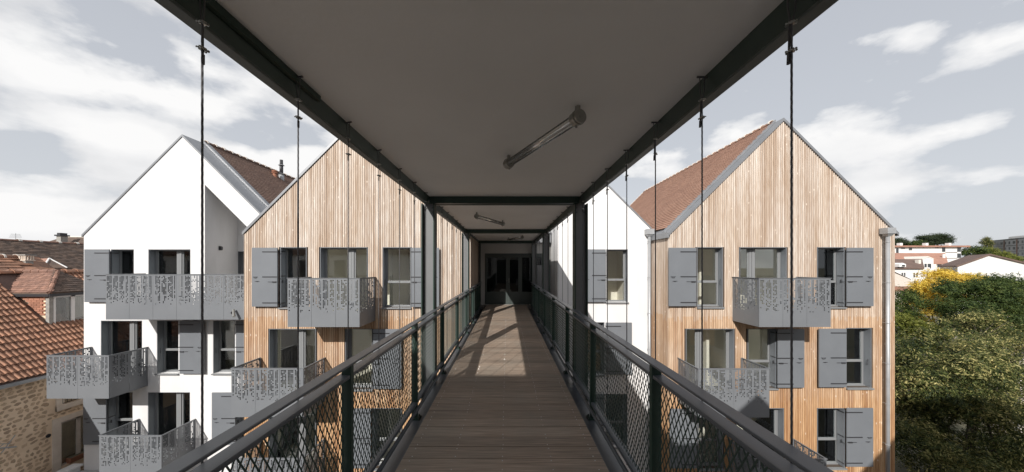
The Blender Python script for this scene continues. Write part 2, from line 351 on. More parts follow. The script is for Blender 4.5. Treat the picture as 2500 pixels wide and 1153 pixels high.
# roof
B().box(XC - 1.28, XC + 1.28, Y0, Y1, 1.10, 1.16).part('ceiling', M['ceiling'], fb)
B().box(XC - 1.33, XC + 1.33, Y0 - 0.02, Y1, 1.19, 1.28).part('roof_deck', M['zinc'], fb)
for s in (-1, 1):
    g = B()
    xa, xb = XC + s * 1.185, XC + s * 1.290
    g.prism([(XC + s * 1.185, Y0, 1.098), (XC + s * 1.222, Y0, 1.006), (XC + s * 1.272, Y0, 1.006), (XC + s * 1.272, Y0, 1.19), (XC + s * 1.185, Y0, 1.19)], (0, Y1 - Y0, 0))
    g.part('roof_beam', M['steel'], fb)
    bevel(B().box(XC + s * 1.216, XC + s * 1.278, Y0, Y1, 0.990, 1.006).part('beam_flange', M['flange'], fb), 0.003)
B().box(XC - 1.19, XC - 1.165, Y0, 2.12, 1.062, 1.0985).part('splice_plate', M['steel'], fb)
for d in (D1, D2, D3):
    bevel(B().box(XC - 1.184, XC + 1.184, d, d + 0.10, 0.992, 1.0985).part('cross_beam', M['steel'], fb), 0.003)
    B().box(XC - 1.15, XC + 1.15, d + 0.1, d + 0.16, 0.985, 0.997).part('cross_beam_flange', M['flange'], fb)
def hcol(s, d, z0=GZ, z1=0.99):
    o = B().box(XC + s*1.125, XC + s*1.30, d + 0.085, d + 0.10, z0, z1)
    c = o.part('column', M['column'], fb)
    bevel(B().box(XC + s*1.297, XC + s*1.315, d, d + 0.185, z0, z1).part('column_flange', M['steel'], c, fb), 0.002)
    bevel(B().box(XC + s*1.108, XC + s*1.126, d, d + 0.185, z0, z1).part('column_flange', M['steel'], c, fb), 0.002)
    g = B()
    for zz in (0.93, 0.86):
        for xx in (1.15, 1.27): g.tube((XC + s*xx, d + 0.086, zz), (XC + s*xx, d + 0.07, zz), 0.014, 6)
    g.part('bolts', M['rail'], c, fb, kind='stuff')
for d in (D1, D2, D3):
    for s in (-1, 1): hcol(s, d)
# ------------------------------------------------------------------ railings
PS = 1.70; POSTS = [2.33 + PS * k for k in range(-3, 8)]
def mesh_panel(L_, H_, dl=0.052, dh=0.096, w=0.0075, t=0.003):
    g = B(); nx = int(round(L_ / dl)); nz = int(round(H_ / dh)); dl = L_ / nx; dh = H_ / nz
    def strand(y0, z0, y1, z1):
        d = Vector((0, y1 - y0, z1 - z0)); n = Vector((0, -d.z, d.y)).normalized() * w / 2
        a = Vector((0, y0, z0)); b = Vector((0, y1, z1)); k = len(g.v)
        for xx in (-t / 2, t / 2):
            for p in (a + n, b + n, b - n, a - n): g.v.append((p.x + xx, p.y, p.z))
        g.f.extend([(k, k+1, k+2, k+3), (k+7, k+6, k+5, k+4), (k, k+4, k+5, k+1), (k+2, k+6, k+7, k+3)])
    for i in range(nx):
        for j in range(nz):
            y, z = i * dl, j * dh
            strand(y, z + dh/2, y + dl/2, z); strand(y + dl/2, z, y + dl, z + dh/2)
            strand(y, z + dh/2, y + dl/2, z + dh); strand(y + dl/2, z + dh, y + dl, z + dh/2)
    return g
pan = mesh_panel(PS - 0.09, 0.86).mesh('mesh_panel', M['steel'])
for s, side in ((-1, 'left'), (1, 'right')):
    rl = thing('railing', 'dark steel railing with diamond mesh infill along the %s edge of the footbridge' % side, 'railing', (XC + s * 1.1, 5, DK - 0.19), 'railings along the footbridge')
    X = lambda h: XC + s * h
    bevel(B().box(X(1.045), X(1.125), Y0, Y1 - 0.1, -0.696, -0.680).part('handrail', M['rail'], rl), 0.004, 2)
    bevel(B().box(X(1.065), X(1.150), Y0, Y1 - 0.1, -0.792, -0.768).part('upper_rail', M['rail'], rl), 0.004, 2)
    bevel(B().box(X(1.065), X(1.135), Y0, Y1 - 0.1, -1.70, -1.665).part('bottom_rail', M['rail'], rl), 0.004, 2)
    B().tube((X(1.045), Y0, -1.735), (X(1.045), Y1 - 0.1, -1.735), 0.020, 10).part('lower_tube', M['rail'], rl, smooth=True)
    for p in POSTS:
        if p > Y1 - 0.2: continue
        po = bevel(B().box(X(1.060), X(1.128), p - 0.022, p + 0.022, DK - 0.19, -0.697).part('post', M['steel'], rl), 0.003)
        g = B().box(X(1.03), X(1.13), p - 0.06, p + 0.06, DK - 0.19, DK - 0.176)
        for a in (1.05,):
            for b2 in (-0.04, 0.04): g.tube((X(a), p + b2, DK - 0.176), (X(a), p + b2, DK - 0.155), 0.01, 6)
        g.part('foot_plate', M['steel'], po, rl)
    for p in POSTS:
        if p + PS > Y1: continue
        inst('mesh_panel', pan, rl, (X(1.10), p + 0.045, -1.66), rl)
# ------------------------------------------------------------------ suspension ropes
def rope_mesh(z0, z1, r=0.0062):
    g = B(); k = 8; pitch = 0.036; n = int((z1 - z0) / 0.0075)
    for i in range(n + 1):
        z = z0 + (z1 - z0) * i / n; tw = 2 * math.pi * z / (3 * pitch)
        for j in range(k):
            a = 2 * math.pi * j / k; rr = r * (1 + 0.07 * math.cos(3 * (a - tw))); g.v.append((rr * math.cos(a), rr * math.sin(a), z))
    for i in range(n):
        for j in range(k):
            q = (j + 1) % k; g.f.append((i*k + j, i*k + q, (i+1)*k + q, (i+1)*k + j))
    return g
ropeme = rope_mesh(-1.86, 0.955, 0.0041).mesh('cable', M['rope'], smooth=False)
def rope_top():
    a = B(); a.path([(0, -0.004, 0.955), (-0.002, -0.012, 1.02), (0, -0.014, 1.085)], 0.0032); a.path([(0, 0.004, 0.955), (0.002, 0.012, 1.02), (0, 0.014, 1.085)], 0.0032)
    a.tube((0, -0.03, 1.085), (0, 0.03, 1.085), 0.006, 6)
    a.tube((0.005, 0.004, 0.955), (0.007, 0.006, 0.835), 0.004, 6); a.tube((0.0075, 0.006, 0.838), (0.008, 0.007, 0.80), 0.006, 8)
    return a.mesh('cable_loop', M['rope'])
def clampm():
    g = B(); g.box(-0.008, 0.010, -0.009, 0.010, -0.006, 0.006)
    for x in (-0.006, 0.008): g.tube((x, -0.018, 0.0), (x, 0.020, 0.0), 0.0025, 6); g.tube((x, 0.013, 0), (x, 0.019, 0), 0.005, 6)
    g.tube((-0.012, -0.014, 0), (0.014, -0.014, 0), 0.0025, 6)
    return g.mesh('clamp', M['chrome'])
ropetop = rope_top(); clme = clampm()
RD = [1.29 + 0.592 * k for k in range(-1, 22)]
for s, side in ((-1, 'left'), (1, 'right')):
    seen = 0
    for i, d in enumerate(RD):
        if d > 13.9: continue
        if d < 1: lab = 'steel cable on the %s side of the footbridge, beside the viewer, %s' % (side, 'out of frame')
        else:
            lab = 'twisted steel hanging cable on the %s side of the footbridge, %s from the viewer' % (side, ORD[seen]); seen += 1
        r = thing('hanging_cable', lab, 'cable', (XC + s * 1.16, d, DK - 0.19), 'hanging cables along both sides of the footbridge')
        P = (XC + s * 1.16, d, 0)
        inst('cable', ropeme, r, P, r, rot=(0, 0, U(0, 6)))
        o = inst('cable_loop', ropetop, r, P, r, rot=(0, 0, math.pi / 2 + U(-.4, .4)))
        for z in (0.957, 0.85):
            inst('clamp', clme, r, (P[0], P[1], z + U(-.006, .006)), r, rot=(U(-.2, .2), 0, U(-1, 1)))
# ------------------------------------------------------------------ ceiling lights
def light(pa, pb, label):
    a = Vector(pa); b = Vector(pb); d = (b - a).normalized(); mid = (a + b) / 2
    r = thing('ceiling_light', label, 'light', (mid.x, mid.y, 1.09), 'tube lights under the footbridge roof')
    up = Vector((0, 0, 1)); sd_ = d.cross(up).normalized()
    B().tube(a + d * 0.06, b - d * 0.06, 0.037, 16, caps=False).part('glass_tube', M['tube'], r, smooth=True)
    B().tube(a + d * 0.08, b - d * 0.08, 0.019, 12).part('lamp', M['lampmetal'], r, smooth=True)
    for p, q in ((a, d), (b, -d)):
        e = B().tube(p, p + q * 0.075, 0.047, 18); e.tube(p + q * 0.02, p + q * 0.04, 0.052, 18); e.tube(p - q * 0.004, p, 0.012, 8)
        c = e.part('end_cap', M['chrome'], r)
        g = B().obox(p + q * 0.02 - sd_ * 0.012, q, sd_, up, 0.03, 0.024, 1.10 - a.z)
        g.tube(p + q * 0.05 - up * 0.045, p + q * 0.05 - up * 0.062, 0.008, 6)
        g.part('bracket', M['chrome'], c, r)
Hl = 1.018
def cp(pxx, pyy, z): D = z * F / (650 - pyy); return ((pxx - 1238) * D / F, D, z)
light(cp(1418, 283, Hl), cp(1238, 402, Hl), 'glass tube light set aslant on the ceiling, the one nearest the viewer')
light(cp(1162, 528, Hl), cp(1229, 547, Hl), 'glass tube light under the ceiling between the first and second cross beam')
light(cp(1276, 579.5, Hl), cp(1241, 585.5, Hl), 'glass tube light under the ceiling in front of the glazed doors, the farthest one')
# ================================================================== houses
def cells(xs, zs, inside):
    out = []
    for z0, z1 in zip(zs[:-1], zs[1:]):
        run = None
        for x0, x1 in zip(xs[:-1], xs[1:]):
            if inside((x0 + x1) / 2, (z0 + z1) / 2):
                run = [x0, x1] if run is None else [run[0], x1]
            elif run: out.append((run[0], run[1], z0, z1)); run = None
        if run: out.append((run[0], run[1], z0, z1))
    return out
def facade(g, D, th, X0, X1, Z0, Z1, ops):
    xs = sorted(set([X0, X1] + [min(max(v, X0), X1) for o in ops for v in o[:2]])); zs = sorted(set([Z0, Z1] + [min(max(v, Z0), Z1) for o in ops for v in o[2:4]]))
    ins = lambda x, z: not any(o[0] < x < o[1] and o[2] < z < o[3] for o in ops)
    for c in cells(xs, zs, ins): g.box(c[0], c[1], D, D + th, c[2], c[3])
def opening(h, D, X0, X1, Z0, Z1, kind, leaf=None, door_split=None, dep=0.24, blind=False):
    """window or glazed door with lined reveal, frame, panes and the room behind"""
    g = B(); t = 0.02
    g.box(X0, X0 + t, D + 0.006, D + dep, Z0, Z1).box(X1 - t, X1, D + 0.006, D + dep, Z0, Z1).box(X0 + t, X1 - t, D + 0.006, D + dep, Z1 - t, Z1)
    g.part('reveal', M['grey'], h)
    f = B(); y0, y1 = D + dep, D + dep + 0.07; w = 0.055; a0, a1 = X0, X1
    f.box(a0, a0 + w, y0, y1, Z0, Z1).box(a1 - w, a1, y0, y1, Z0, Z1).box(a0 + w, a1 - w, y0, y1, Z1 - w, Z1).box(a0 + w, a1 - w, y0, y1, Z0, Z0 + w)
    panes = []
    if kind == 'window':
        zt = Z0 + (Z1 - Z0) * 0.42
        f.box(a0 + w, a1 - w, y0 - 0.01, y1, zt - 0.04, zt + 0.04)
        f.box(a0 + w, a0 + w + 0.035, y0 + 0.01, y1 - 0.01, zt + 0.04, Z1 - w).box(a1 - w - 0.035, a1 - w, y0 + 0.01, y1 - 0.01, zt + 0.04, Z1 - w)
        panes = [(a0 + w, a1 - w, zt + 0.04, Z1 - w), (a0 + w, a1 - w, Z0 + w, zt - 0.04)]
    else:
        xm = a0 + (a1 - a0) * (door_split or 0.5)
        f.box(xm - 0.085, xm - 0.004, y0 - 0.012, y1, Z0 + w, Z1 - w).box(xm + 0.004, xm + 0.085, y0 - 0.022, y1, Z0 + w, Z1 - w)
        panes = [(a0 + w, xm - 0.085, Z0 + w, Z1 - w), (xm + 0.085, a1 - w, Z0 + w, Z1 - w)]
        for p in panes: f.box(p[0], p[0] + 0.05, y0 + 0.01, y1 - 0.01, p[2], p[3]).box(p[1] - 0.05, p[1], y0 + 0.01, y1 - 0.01, p[2], p[3])
    fo = bevel(f.part('window' if kind == 'window' else 'balcony_door', M['frame'], h), 0.004)
    for p in panes: B().box(p[0], p[1], y0 + 0.03, y0 + 0.036, p[2], p[3]).part('glass_pane', M['glass'], fo, h)
    if kind == 'window':
        B().box(X0 - 0.02, X1 + 0.02, D - 0.07, D + dep, Z0 - 0.045, Z0 - 0.002).part('sill', M['frame'], fo, h)
        B().box(X0 + 0.02, X1 - 0.02, D + dep - 0.06, D + dep - 0.001, Z0 - 0.001, Z0 + 0.03).part('sill_lip', M['frame'], fo, h)
    if leaf:   # second shutter leaf folded against the reveal
        xr = X0 + 0.021 if leaf == 'L' else X1 - 0.021; sgn = 1 if leaf == 'L' else -1
        lf = B().box(xr, xr + sgn * 0.035, D - 0.02, D + dep - 0.02, Z0 + 0.02, Z1 - 0.04).part('reveal_leaf', M['grey'], h)
        g = B()
        for q in (0.07, 0.52, 0.93):
            zz = Z0 + (Z1 - Z0) * q; g.box(xr + sgn * 0.036, xr + sgn * 0.042, D - 0.03, D + 0.19, zz - 0.016, zz + 0.016)
        zz = Z0 + (Z1 - Z0) * 0.43; g.box(xr + sgn * 0.036, xr + sgn * 0.055, D + 0.05, D + 0.07, zz - 0.05, zz + 0.06); g.tube((xr + sgn*0.05, D + 0.06, zz), (xr + sgn*0.05, D - 0.10, zz - 0.02), 0.006, 5)
        g.part('hinge_strap', M['iron'], lf, h)
    else:
        sgn = -1 if (X0 + X1) > 0 else 1; xr = X1 - 0.021 if sgn < 0 else X0 + 0.021
        if kind == 'window':
            zz = Z0 + (Z1 - Z0) * 0.42; B().path([(xr, D + 0.10, zz + 0.09), (xr + sgn*0.02, D + 0.085, zz + 0.06), (xr + sgn*0.02, D + 0.10, zz - 0.09), (xr, D + 0.115, zz - 0.11)], 0.006, 5).part('shutter_hook', M['iron'], h)
def rooms(h, D, XL, XR, parts):
    for (z0, z1) in ((-1.68, 0.93), (-4.43, -1.95), (-7.18, -4.70)):
        r = B(); yy = D + 0.318; ry = D + 3.0; a, b = XL + 0.28, XR - 0.28
        r.poly([(a, ry, z0), (b, ry, z0), (b, ry, z1), (a, ry, z1)]).poly([(a, yy, z0), (a, ry, z0), (a, ry, z1), (a, yy, z1)]).poly([(b, yy, z0), (b, yy, z1), (b, ry, z1), (b, ry, z0)])
        r.poly([(a, yy, z1), (a, ry, z1), (b, ry, z1), (b, yy, z1)]).poly([(a, yy, z0), (b, yy, z0), (b, ry, z0), (a, ry, z0)])
        for p in parts: r.box(p - .05, p + .05, D + 1.1 + .3 * math.sin(p * 9 + z0), ry - .01, z0 + .01, z1 - .01)
        r.part('room', M['room'], h)
def shutter(h, D, X0, X1, Z0, Z1, hinge):
    """flat sheet shutter held open in front of the wall; hinge = side ('L'/'R') next to the window"""
    ya, yb = D - 0.125, D - 0.08; q_ = (D - 0.12) / D; X0, X1, Z0, Z1 = X0 * q_, X1 * q_, Z0 * q_, Z1 * q_
    s = bevel(B().box(X0, X1, ya, yb, Z0, Z1).part('shutter', M['grey'], h), 0.004)
    W_ = X1 - X0; H_ = Z1 - Z0
    def bar(a, b, q, t, name, dz=0.0, th=0.012):
        xa = X0 + W_ * a if hinge == 'L' else X1 - W_ * a; xb = X0 + W_ * b if hinge == 'L' else X1 - W_ * b
        zz = Z0 + H_ * q + dz
        return B().box(xa, xb, ya - th, ya - 0.001, zz - t, zz + t).part(name, M['iron'], s, h)
    for q in (0.065, 0.505, 0.93): bar(-0.02, 0.58, q, 0.016, 'hinge_strap')
    g = B()
    def xx(a): return X0 + W_ * a if hinge == 'L' else X1 - W_ * a
    zz = Z0 + H_ * 0.42
    g.box(xx(0.0), xx(0.36), ya - 0.012, ya - 0.001, zz - 0.007, zz + 0.007).box(xx(0.04), xx(0.19), ya - 0.025, ya - 0.001, zz - 0.022, zz + 0.018)
    g.part('latch', M['iron'], s, h)
    zz = Z0 + H_ * 0.505
    B().box(xx(0.76), xx(0.94), ya - 0.014, ya - 0.001, zz - 0.006, zz + 0.006).path([(xx(0.79), ya - 0.01, zz), (xx(0.81), ya - 0.02, zz - 0.035), (xx(0.89), ya - 0.02, zz - 0.035), (xx(0.91), ya - 0.01, zz)], 0.006, 5).part('handle', M['iron'], s, h)
    zz = Z0 + H_ * 0.43
    B().box(xx(0.70), xx(0.87), ya - 0.014, ya - 0.001, zz - 0.006, zz + 0.006).box(xx(0.76), xx(0.82), ya - 0.022, ya - 0.001, zz - 0.014, zz + 0.002).part('stay', M['iron'], s, h)
    # stand-off pins to the wall
    B().box(xx(0.02), xx(0.08), yb, D, Z0 + H_ * 0.05, Z0 + H_ * 0.08).box(xx(0.02), xx(0.08), yb, D, Z0 + H_ * 0.92, Z0 + H_ * 0.95).part('hinge_pin', M['iron'], s, h)
CELL = 0.0435; HOLE = 0.034
def perf(g, O, u, w, H, seed, th=0.004):
    """perforated sheet: corner O (bottom), u horizontal unit, width w, height H; square holes fading out downwards"""
    rnd = random.Random(seed); O = Vector(O); u = Vector(u); nrm = Vector((u.y, -u.x, 0)) * th
    nrow = 23; ztop = H - 0.045
    def q(x0, x1, z0, z1):
        for k in (0, 1):
            a = [O + u * x0 + Vector((0, 0, z0)) + nrm * k, O + u * x1 + Vector((0, 0, z0)) + nrm * k, O + u * x1 + Vector((0, 0, z1)) + nrm * k, O + u * x0 + Vector((0, 0, z1)) + nrm * k]
            g.poly(a if k else a[::-1])
    def edge(x0, z0, x1, z1):
        a = O + u * x0 + Vector((0, 0, z0)); b = O + u * x1 + Vector((0, 0, z1)); g.poly([a, b, b + nrm, a + nrm])
    ncol = int((w - 0.05) / CELL); m = (w - ncol * CELL) / 2
    q(0, w, 0, ztop - nrow * CELL); q(0, w, ztop, H)
    edge(0, 0, 0, H); edge(w, 0, w, H); edge(0, 0, w, 0); edge(0, H, w, H)
    ph = rnd.randint(0, 4)
    for r in range(nrow):
        z1 = ztop - r * CELL; z0 = z1 - HOLE
        q(0, w, z1 - CELL, z0)
        p = 0.82 if r < 8 else (0.74 - (r - 8) * 0.028 if r < 18 else 0.34 - (r - 18) * 0.05)
        x = 0.0
        for c in range(ncol):
            if (c + ph) % 5 == 4 or rnd.random() > p: continue
            a = m + c * CELL; b = a + HOLE
            q(x, a, z0, z1); x = b
            edge(a, z0, a, z1); edge(b, z0, b, z1); edge(a, z0, b, z0); edge(a, z1, b, z1)
        q(x, w, z0, z1)
def balcony(h, D, X0, X1, Zt, Hh, dep, seed, left=True, right=True, nfront=None, deep_shade=False):
    yf = D - dep; zb = Zt - Hh
    bo = B().box(X0 + 0.02, X1 - 0.02, yf + 0.02, D, zb + 0.12, zb + 0.34).box(X0 + 0.01, X1 - 0.01, yf + 0.012, D, zb + 0.004, zb + 0.02)
    bo = bo.part('balcony', M['panelgrey'], h)
    n = nfront or max(1, round((X1 - X0) / 0.87)); w = (X1 - X0) / n
    for i in range(n):
        g = B(); perf(g, (X0 + i * w + 0.003, yf, zb), (1, 0, 0), w - 0.006, Hh, seed + i); g.part('perforated_panel', M['panelgrey'], bo, h)
    for flag, x in ((left, X0), (right, X1)):
        if not flag: continue
        for i in range(2):
            g = B(); d2 = (dep - 0.02) / 2; perf(g, (x, yf + 0.01 + i * d2, zb), (0, 1, 0), d2 - 0.006, Hh, seed + 31 + i + int(x * 7)); g.part('perforated_panel', M['panelgrey'], bo, h)
        g = B().box(x - 0.022, x + 0.022, yf, D, Zt, Zt + 0.014); g.part('top_rail', M['panelgrey'], bo, h)
    B().box(X0 - 0.022, X1 + 0.022, yf - 0.022, yf + 0.022, Zt + 0.0005, Zt + 0.0145).part('top_rail', M['panelgrey'], bo, h)
    g = B()
    for i in range(n + 1):
        xx = min(max(X0 + i * w, X0 + 0.02), X1 - 0.02); g.box(xx - 0.012, xx + 0.012, yf + 0.006, yf + 0.05, zb + 0.3, Zt)
    for x in (X0 + 0.03, X1 - 0.03): g.box(x - 0.012, x + 0.012, D - 0.06, D - 0.02, zb + 0.3, Zt)
    g.part('baluster', M['panelgrey'], bo, h)
def slope_tiles(h, O, u, v, nu, nv, w, ex, Lt, m, name='roof_tiles', jitter=0.006, th=0.014, clip=None, kind='stuff'):
    O = Vector(O); u = Vector(u).normalized(); v = Vector(v).normalized(); n = u.cross(v).normalized(); g = B()
    for j in range(nv):
        for i in range(nu):
            off = (0.5 if j % 2 else 0.0)
            p = O + u * ((i + off) * w) + v * (j * ex)
            if clip and not clip(p + u * w / 2): continue
            tl = v * math.cos(0.13) - n * math.sin(0.13); jj = U(-jitter, jitter)
            g.obox(p + n * (th + 0.018 + U(0, 0.003)) + v * jj, u, tl, tl.cross(u) * -1, w * 0.955, Lt, th)
    return g.part(name, m, h, kind=kind)
def ridge(h, P, d, n, step, r, m, m2=None, mort=True):
    """row of half round ridge tiles"""
    P = Vector(P); d = Vector(d).normalized(); up = Vector((0, 0, 1)); sd_ = d.cross(up).normalized()
    def mk(L_, r0, r1, mm, nm):
        g = B(); k = 8
        for e, rr in ((0, r0), (L_, r1)):
            for i in range(k + 1):
                a = math.pi * i / k; g.v.append(tuple(d * e + sd_ * math.cos(a) * rr + up * math.sin(a) * rr * 0.9))
            for i in range(k + 1):
                a = math.pi * i / k; rr2 = rr - 0.018; g.v.append(tuple(d * e + sd_ * math.cos(a) * rr2 + up * math.sin(a) * rr2 * 0.9))
        q = k + 1
        for i in range(k):
            g.f.append((i, i+1, 2*q + i+1, 2*q + i)); g.f.append((q + i, 3*q + i, 3*q + i+1, q + i+1)); g.f.append((i, q + i, q + i+1, i+1)); g.f.append((2*q + i, 2*q + i+1, 3*q + i+1, 3*q + i))
        return g.mesh(nm, mm)
    tm = mk(step * 1.02, r, r * 0.92, m, 'ridge_tile'); mm_ = mk(step * 0.16, r * 1.28, r * 1.28, m2 or M['mortar'], 'ridge_mortar')
    for i in range(n):
        inst('ridge_tile', tm, h, P + d * (i * step), h)
        if mort: inst('ridge_mortar', mm_, h, P + d * (i * step - step * 0.05), h)
SW, SF = 71.67, 63.7
DW, DF = F / SW, F / SF
def wx(p): return (p - 1238) / SW
def wz(p): return (650 - p) / SW
def fx(p): return (p - 1238) / SF
def fz(p): return (650 - p) / SF
def gable_house(h, D, XL, XA, XR, ZL, ZA, ZR, depth, zinc_w, front=None, th=0.07, over=0.04):
    """side walls, back wall, roof slabs, zinc verge"""
    g = B().box(XL, XL + 0.25, D + 0.30, D + depth, GZ, ZL).box(XR - 0.25, XR, D + 0.30, D + depth, GZ, ZR)
    g.prism([(XL, D + depth, GZ), (XR, D + depth, GZ), (XR, D + depth, ZR), (XA, D + depth, ZA), (XL, D + depth, ZL)], (0, -0.25, 0))
    return g
def slabs(h, D, XL, XA, XR, ZL, ZA, ZR, depth, over=0.04, th=0.075, ex=0.06):
    """zinc-edged roof: two slabs lying on the gable, continued ex past the eaves"""
    lz = (ZA - ZL) / (XA - XL); rz = (ZR - ZA) / (XR - XA)
    g = B()
    g.prism([(XL - ex, D - over, ZL - ex * lz), (XA, D - over, ZA), (XA, D - over, ZA + th * 1.4), (XL - ex, D - over, ZL - ex * lz + th * 1.4)], (0, depth + 2*over, 0))
    g.part('roof_slab', M['zinc'], h)
    g = B()
    g.prism([(XA, D - over, ZA), (XR + ex, D - over, ZR + ex * rz), (XR + ex, D - over, ZR + ex * rz + th * 1.4), (XA, D - over, ZA + th * 1.4)], (0, depth + 2*over, 0))
    g.part('roof_slab', M['zinc'], h)
def slats(h, D, ops, X0, X1, Z0, ztop, pitch=0.0618, w=0.046, name='cladding_slats', yb=0.028):
    g = B(); n = int((X1 - X0) / pitch)
    for i in range(n):
        x0 = X0 + i * pitch + (pitch - w) / 2 + U(-.0015, .0015); x1 = x0 + w; zt = ztop((x0 + x1) / 2)
        cuts = sorted([(o[2], o[3]) for o in ops if o[0] - 0.03 < (x0 + x1) / 2 < o[1] + 0.03]); z = Z0
        for a, b in cuts:
            if a - z > 0.05: g.box(x0, x1, D, D + yb, z, a - 0.005)
            z = b + 0.004
        if zt > z: g.box(x0, x1, D, D + yb, z, zt)
    return g.part(name, M['slat'], h, kind='stuff')
def downpipe(h, x, y, ztop, zbot, label=None):
    dp = B().tube((x, y, ztop), (x, y, zbot), 0.055, 14).part('downpipe', M['pipe'], h, smooth=True)
    for k in range(8):
        z = ztop - 0.25 - k * 1.36
        if z < zbot: break
        g = B(); g.tube((x, y, z - 0.012), (x, y, z + 0.012), 0.064, 14); g.box(x - 0.012, x + 0.012, y + 0.05, y + 0.14, z - 0.012, z + 0.012); g.box(x - 0.075, x - 0.05, y - 0.012, y + 0.012, z - 0.01, z + 0.01)
        g.part('pipe_bracket', M['pipe'], dp, h)
    g = B().prism([(x - 0.14, y - 0.13, ztop + 0.02), (x + 0.14, y - 0.13, ztop + 0.02), (x + 0.14, y - 0.13, ztop + 0.22), (x - 0.14, y - 0.13, ztop + 0.22)], (0, 0.26, 0))
    g.prism([(x - 0.12, y - 0.11, ztop + 0.02), (x + 0.12, y - 0.11, ztop + 0.02), (x + 0.06, y - 0.06, ztop - 0.06), (x - 0.06, y - 0.06, ztop - 0.06)], (0, 0.17, 0))
    bevel(g.part('rain_hopper', M['pipe'], h), 0.004)
BD = 1.18; BH = 1.48
# ------------------------------------------------------------------ B: left timber house
XL, XR = -8.94, -1.28; XA = (XL + XR) / 2; ZL = 1.12; ZA = ZL + (XR - XL) / 2
hb = thing('timber_house', 'larch clad house left of the footbridge, its pointed gable half hidden by the bridge roof', 'house', (XA, DW + 3, GZ))
opsB = [(wx(683), wx(748), wz(751), wz(604)), (wx(781), wx(897), -1.66, wz(604)), (wx(934), wx(1003), wz(751), wz(604)),
        (wx(656), wx(771), -4.41, wz(803)), (wx(843), wx(909), wz(951), wz(803)),
        (wx(656), wx(771), -7.16, wz(997)), (wx(908), wx(980), wz(1145), wz(997))]
g = gable_house(hb, DW, XL, XA, XR, ZL, ZA, ZL, 7.0, 0.4)
facade(g, DW + 0.034, 0.26, XL, XR, GZ, ZL, opsB)
g.prism([(XL, DW + 0.034, ZL), (XR, DW + 0.034, ZL), (XA, DW + 0.034, ZA)], (0, 0.26, 0))
g.part('wall', M['membrane'], hb)
slats(hb, DW, opsB, XL, XR, GZ, lambda x: ZL + (x - XL if x < XA else XR - x) - 0.02)
B().box(XL - 0.012, XL, DW - 0.01, DW + 0.30, GZ, ZL - 0.02).part('corner_board', M['slat'], hb)
slabs(hb, DW, XL, XA, XR, ZL, ZA, ZL, 7.0)
rooms(hb, DW, XL, XR, (-6.9, -4.3))
# flank along the footbridge, clad in slats too
g = B(); n = int((14.3 - DW) / 0.0618)
for i in range(n):
    y = DW + 0.05 + i * 0.0618; g.box(XR + 0.002, XR + 0.03, y, y + 0.043, GZ + 2, ZL - 0.05)
g.part('flank_slats', M['slat'], hb, kind='stuff')
opening(hb, DW, *opsB[0], 'window', leaf='L'); opening(hb, DW, *opsB[1], 'door', door_split=0.60); opening(hb, DW, *opsB[2], 'window')
opening(hb, DW, *opsB[3], 'door', door_split=0.60); opening(hb, DW, *opsB[4], 'window'); opening(hb, DW, *opsB[5], 'door', door_split=0.60); opening(hb, DW, *opsB[6], 'window')
shutter(hb, DW, wx(611) + .05, wx(677), wz(749), wz(605), 'R'); shutter(hb, DW, wx(1004), wx(1072), wz(750), wz(605), 'L')
shutter(hb, DW, wx(911), wx(980), wz(950), wz(804), 'L'); shutter(hb, DW, wx(836), wx(905), wz(1144), wz(998), 'R')
balcony(hb, DW, -6.69, -4.49, -0.375, BH, BD, 11); balcony(hb, DW, -8.40, -6.20, -3.12, BH, BD, 12); balcony(hb, DW, -8.40, -6.20, -5.86, BH, BD, 13)
# ------------------------------------------------------------------ E: right timber house
XL, XA, XR = 5.55, 9.40, 13.25; ZL = 1.09; ZA = 4.94
he = thing('timber_house', 'larch clad house right of the footbridge, with a full pointed gable and orange tile roof', 'house', (XA, DW + 4, GZ))
opsE = [(wx(1702), wx(1765), wz(750), wz(604)), (wx(1806), wx(1921), -1.66, wz(604)), (wx(1996), wx(2062), wz(750), wz(604)),
        (wx(1675), wx(1793), -4.41, wz(803)), (wx(1826), wx(1896), wz(948), wz(803)), (wx(2066), wx(2128), wz(947), wz(801)),
        (wx(1797), wx(1914), -7.16, wz(997)), (wx(1996), wx(2063), wz(1142), wz(997)), (wx(1704), wx(1766), wz(1145), wz(998))]
g = gable_house(he, DW, XL, XA, XR, ZL, ZA, ZL, 11.34, 0.4)
facade(g, DW + 0.034, 0.26, XL, XR, GZ, ZL, opsE)
g.prism([(XL, DW + 0.034, ZL), (XR, DW + 0.034, ZL), (XA, DW + 0.034, ZA)], (0, 0.26, 0))
g.part('wall', M['membrane'], he)
slats(he, DW, opsE, XL, XR, GZ, lambda x: ZL + (x - XL if x < XA else XR - x) - 0.02)
g = B(); n = int((DF - DW) / 0.0618)
for i in range(n):
    y = DW + 0.02 + i * 0.0618; g.box(XL - 0.034, XL - 0.002, y, y + 0.043, GZ + 1, ZL - 0.10)
g.part('flank_slats', M['slat'], he, kind='stuff')
slabs(he, DW, XL, XA, XR, ZL, ZA, ZL, 11.34)
rooms(he, DW, XL, XR, (7.4, 10.4))
B().box(XL - 0.10, XL - 0.035, DW - 0.03, DF - 0.02, ZL - 0.12, ZL + 0.07).part('eaves_fascia', M['zinc'], he)
c = math.sqrt(0.5)
slope_tiles(he, (XL + 0.12, DW + 11.3, ZL + 0.22), (0, -1, 0), (c, 0, c), 65, 42, 0.168, 0.125, 0.19, M['tileorange'], th=0.026)
ridge(he, (XA, DW + 0.45, ZA + 0.10), (0, 1, 0), 27, 0.4, 0.115, M['tileorange'])
g = B().prism([(XL + 0.1, DW + 11.30, ZL + 0.22), (XA, DW + 11.30, ZA + 0.12), (XA, DW + 11.30, ZA + 0.20), (XL + 0.1, DW + 11.30, ZL + 0.30)], (0, 0.08, 0)); g.part('far_verge', M['mortar'], he)
